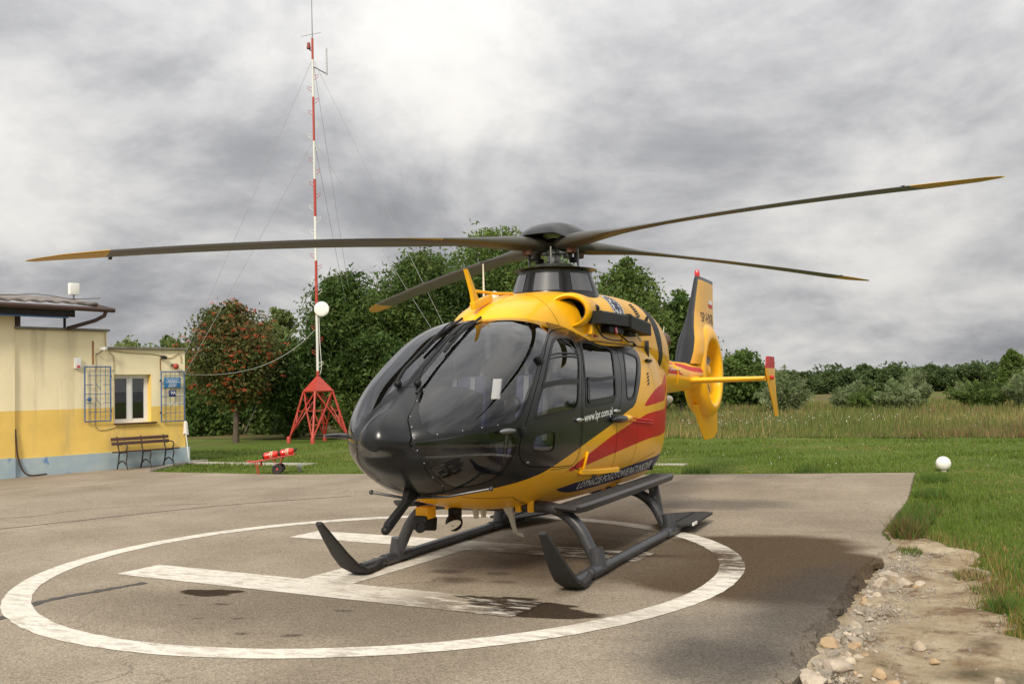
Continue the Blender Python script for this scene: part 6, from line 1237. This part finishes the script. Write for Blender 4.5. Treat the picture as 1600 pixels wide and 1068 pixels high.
for x, y, lab in ((-6.95, -4.0, 'low weeds at the far pad edge behind the skids'), (-8.1, -.6, 'weeds at the far pad edge right of the helicopter body'), (-8.35, 1.4, 'weeds on the far pad edge left of the corner')): tuft(lab, x, y, .2, .22, 350, GW, [.6, .35, .05, 0])
# tall meadow grass and flower heads
n = 150000; u = rng.uniform(size=n)**1.5; X = -19.2-.5*rng.uniform(size=n)**3-u*42; Y = rng.uniform(-1, 1, n)*(13+u*26)-3-u*8; lump_ = .55+.45*np.sin(X*.55+.8*np.sin(Y*.6))*np.sin(Y*.42+.3*X*.2); hh = (rng.uniform(.25, 1.0, n)**1.2*(.40+.60*lump_)*(1+.35*np.sin(Y*1.9+X)*np.sin(Y*3.7)))*np.interp(X, [-60, -21, -19.6], [.60, .62, .40]); zone = np.sin(X*.35+2)*np.sin(Y*.28)+rng.normal(size=n)*.45
cc = np.where((zone > .85)[:, None], pick([(.20, .13, .07), (.24, .17, .08)], n, rng, [.5, .5]), np.where((zone < -.70)[:, None], pick([(.30, .24, .10), (.25, .22, .08)], n, rng, [.5, .5]), pick([(.115, .15, .036), (.16, .18, .05), (.085, .12, .028)], n, rng, [.45, .3, .25])))
g = stuff(blades('tall_grass', X, Y, gzv(X, Y), hh, np.interp(X, [-62, -20], [.035, .012]), cc, rng, .35)); tag(g, 'tall unmown meadow grass beyond the lawn', 'grass')
def heads(name, X, Y, Z, s, label, flat=.5):
    rg_ = np.random.default_rng(len(X)); C = np.c_[X, Y, Z]; g_ = stuff(link(name, np_mesh(name, leaf_quads(C, s, rg_, 1.2, .9), 4, None, M_flower))); return tag(g_, label, 'flowers')
n = 700; u = rng.uniform(size=n); X = -20.4-u**2*10; Y = np.where(rng.uniform(size=n) < .55, rng.normal(size=n)*2.2-2.2, rng.uniform(-8, 9, n)); heads('meadow_flowers', X, Y, rng.uniform(.25, .55, n), .018, 'white flower heads scattered through the tall meadow grass')
n = 420; X = rng.uniform(-19, -9.2, n); Y = rng.uniform(-4, 8, n); heads('clover_flowers', X, Y, np.full(n, .06), .009, 'tiny white clover flowers dotted over the far lawn')
# ================================================================== every loose piece of a part becomes a part of its own
def split_pieces():
    for o in list(scn.objects):
        if o.type != 'MESH' or o.get('kind') or o.name.startswith(('fuselage', 'cabin_lining', 'crown', 'weed_tuft', 'lettering', 'emblem', 'painted')) or len(o.data.vertices) > 6000 or o.data.users > 1: continue
        me = o.data; nv = len(me.vertices); par = list(range(nv))
        def find(a):
            while par[a] != a: par[a] = par[par[a]]; a = par[a]
            return a
        for e in me.edges:
            a, b = find(e.vertices[0]), find(e.vertices[1])
            if a != b: par[a] = b
        roots = {}
        for i in range(nv): roots.setdefault(find(i), []).append(i)
        if len(roots) < 2 or len(roots) > 60: continue
        isl = list(roots.values()); co = np.array([v.co for v in me.vertices]); lo = [co[i].min(0) for i in isl]; hi = [co[i].max(0) for i in isl]; g = list(range(len(isl)))
        def gf(a):
            while g[a] != a: a = g[a]
            return a
        for i in range(len(isl)):
            for j in range(i):
                gap = np.maximum(0, np.maximum(lo[i]-hi[j], lo[j]-hi[i])); big = max(np.linalg.norm(hi[i]-lo[i]), np.linalg.norm(hi[j]-lo[j]))
                if np.linalg.norm(gap) < .3*big:
                    a, b = gf(i), gf(j)
                    if a != b: g[a] = b
        grp = {}
        for i in range(len(isl)): grp.setdefault(gf(i), []).extend(isl[i])
        if len(grp) < 2: continue
        pieces = [set(x) for x in grp.values()]
        for k, keepv in enumerate(pieces):
            m2 = me.copy(); bm = bmesh.new(); bm.from_mesh(m2); bm.verts.ensure_lookup_table(); bmesh.ops.delete(bm, geom=[v for v in bm.verts if v.index not in keepv], context='VERTS'); bm.to_mesh(m2); bm.free()
            if k == 0: first = m2
            else:
                c = o.copy(); c.data = m2; COL.objects.link(c)
        o.data = first
split_pieces()
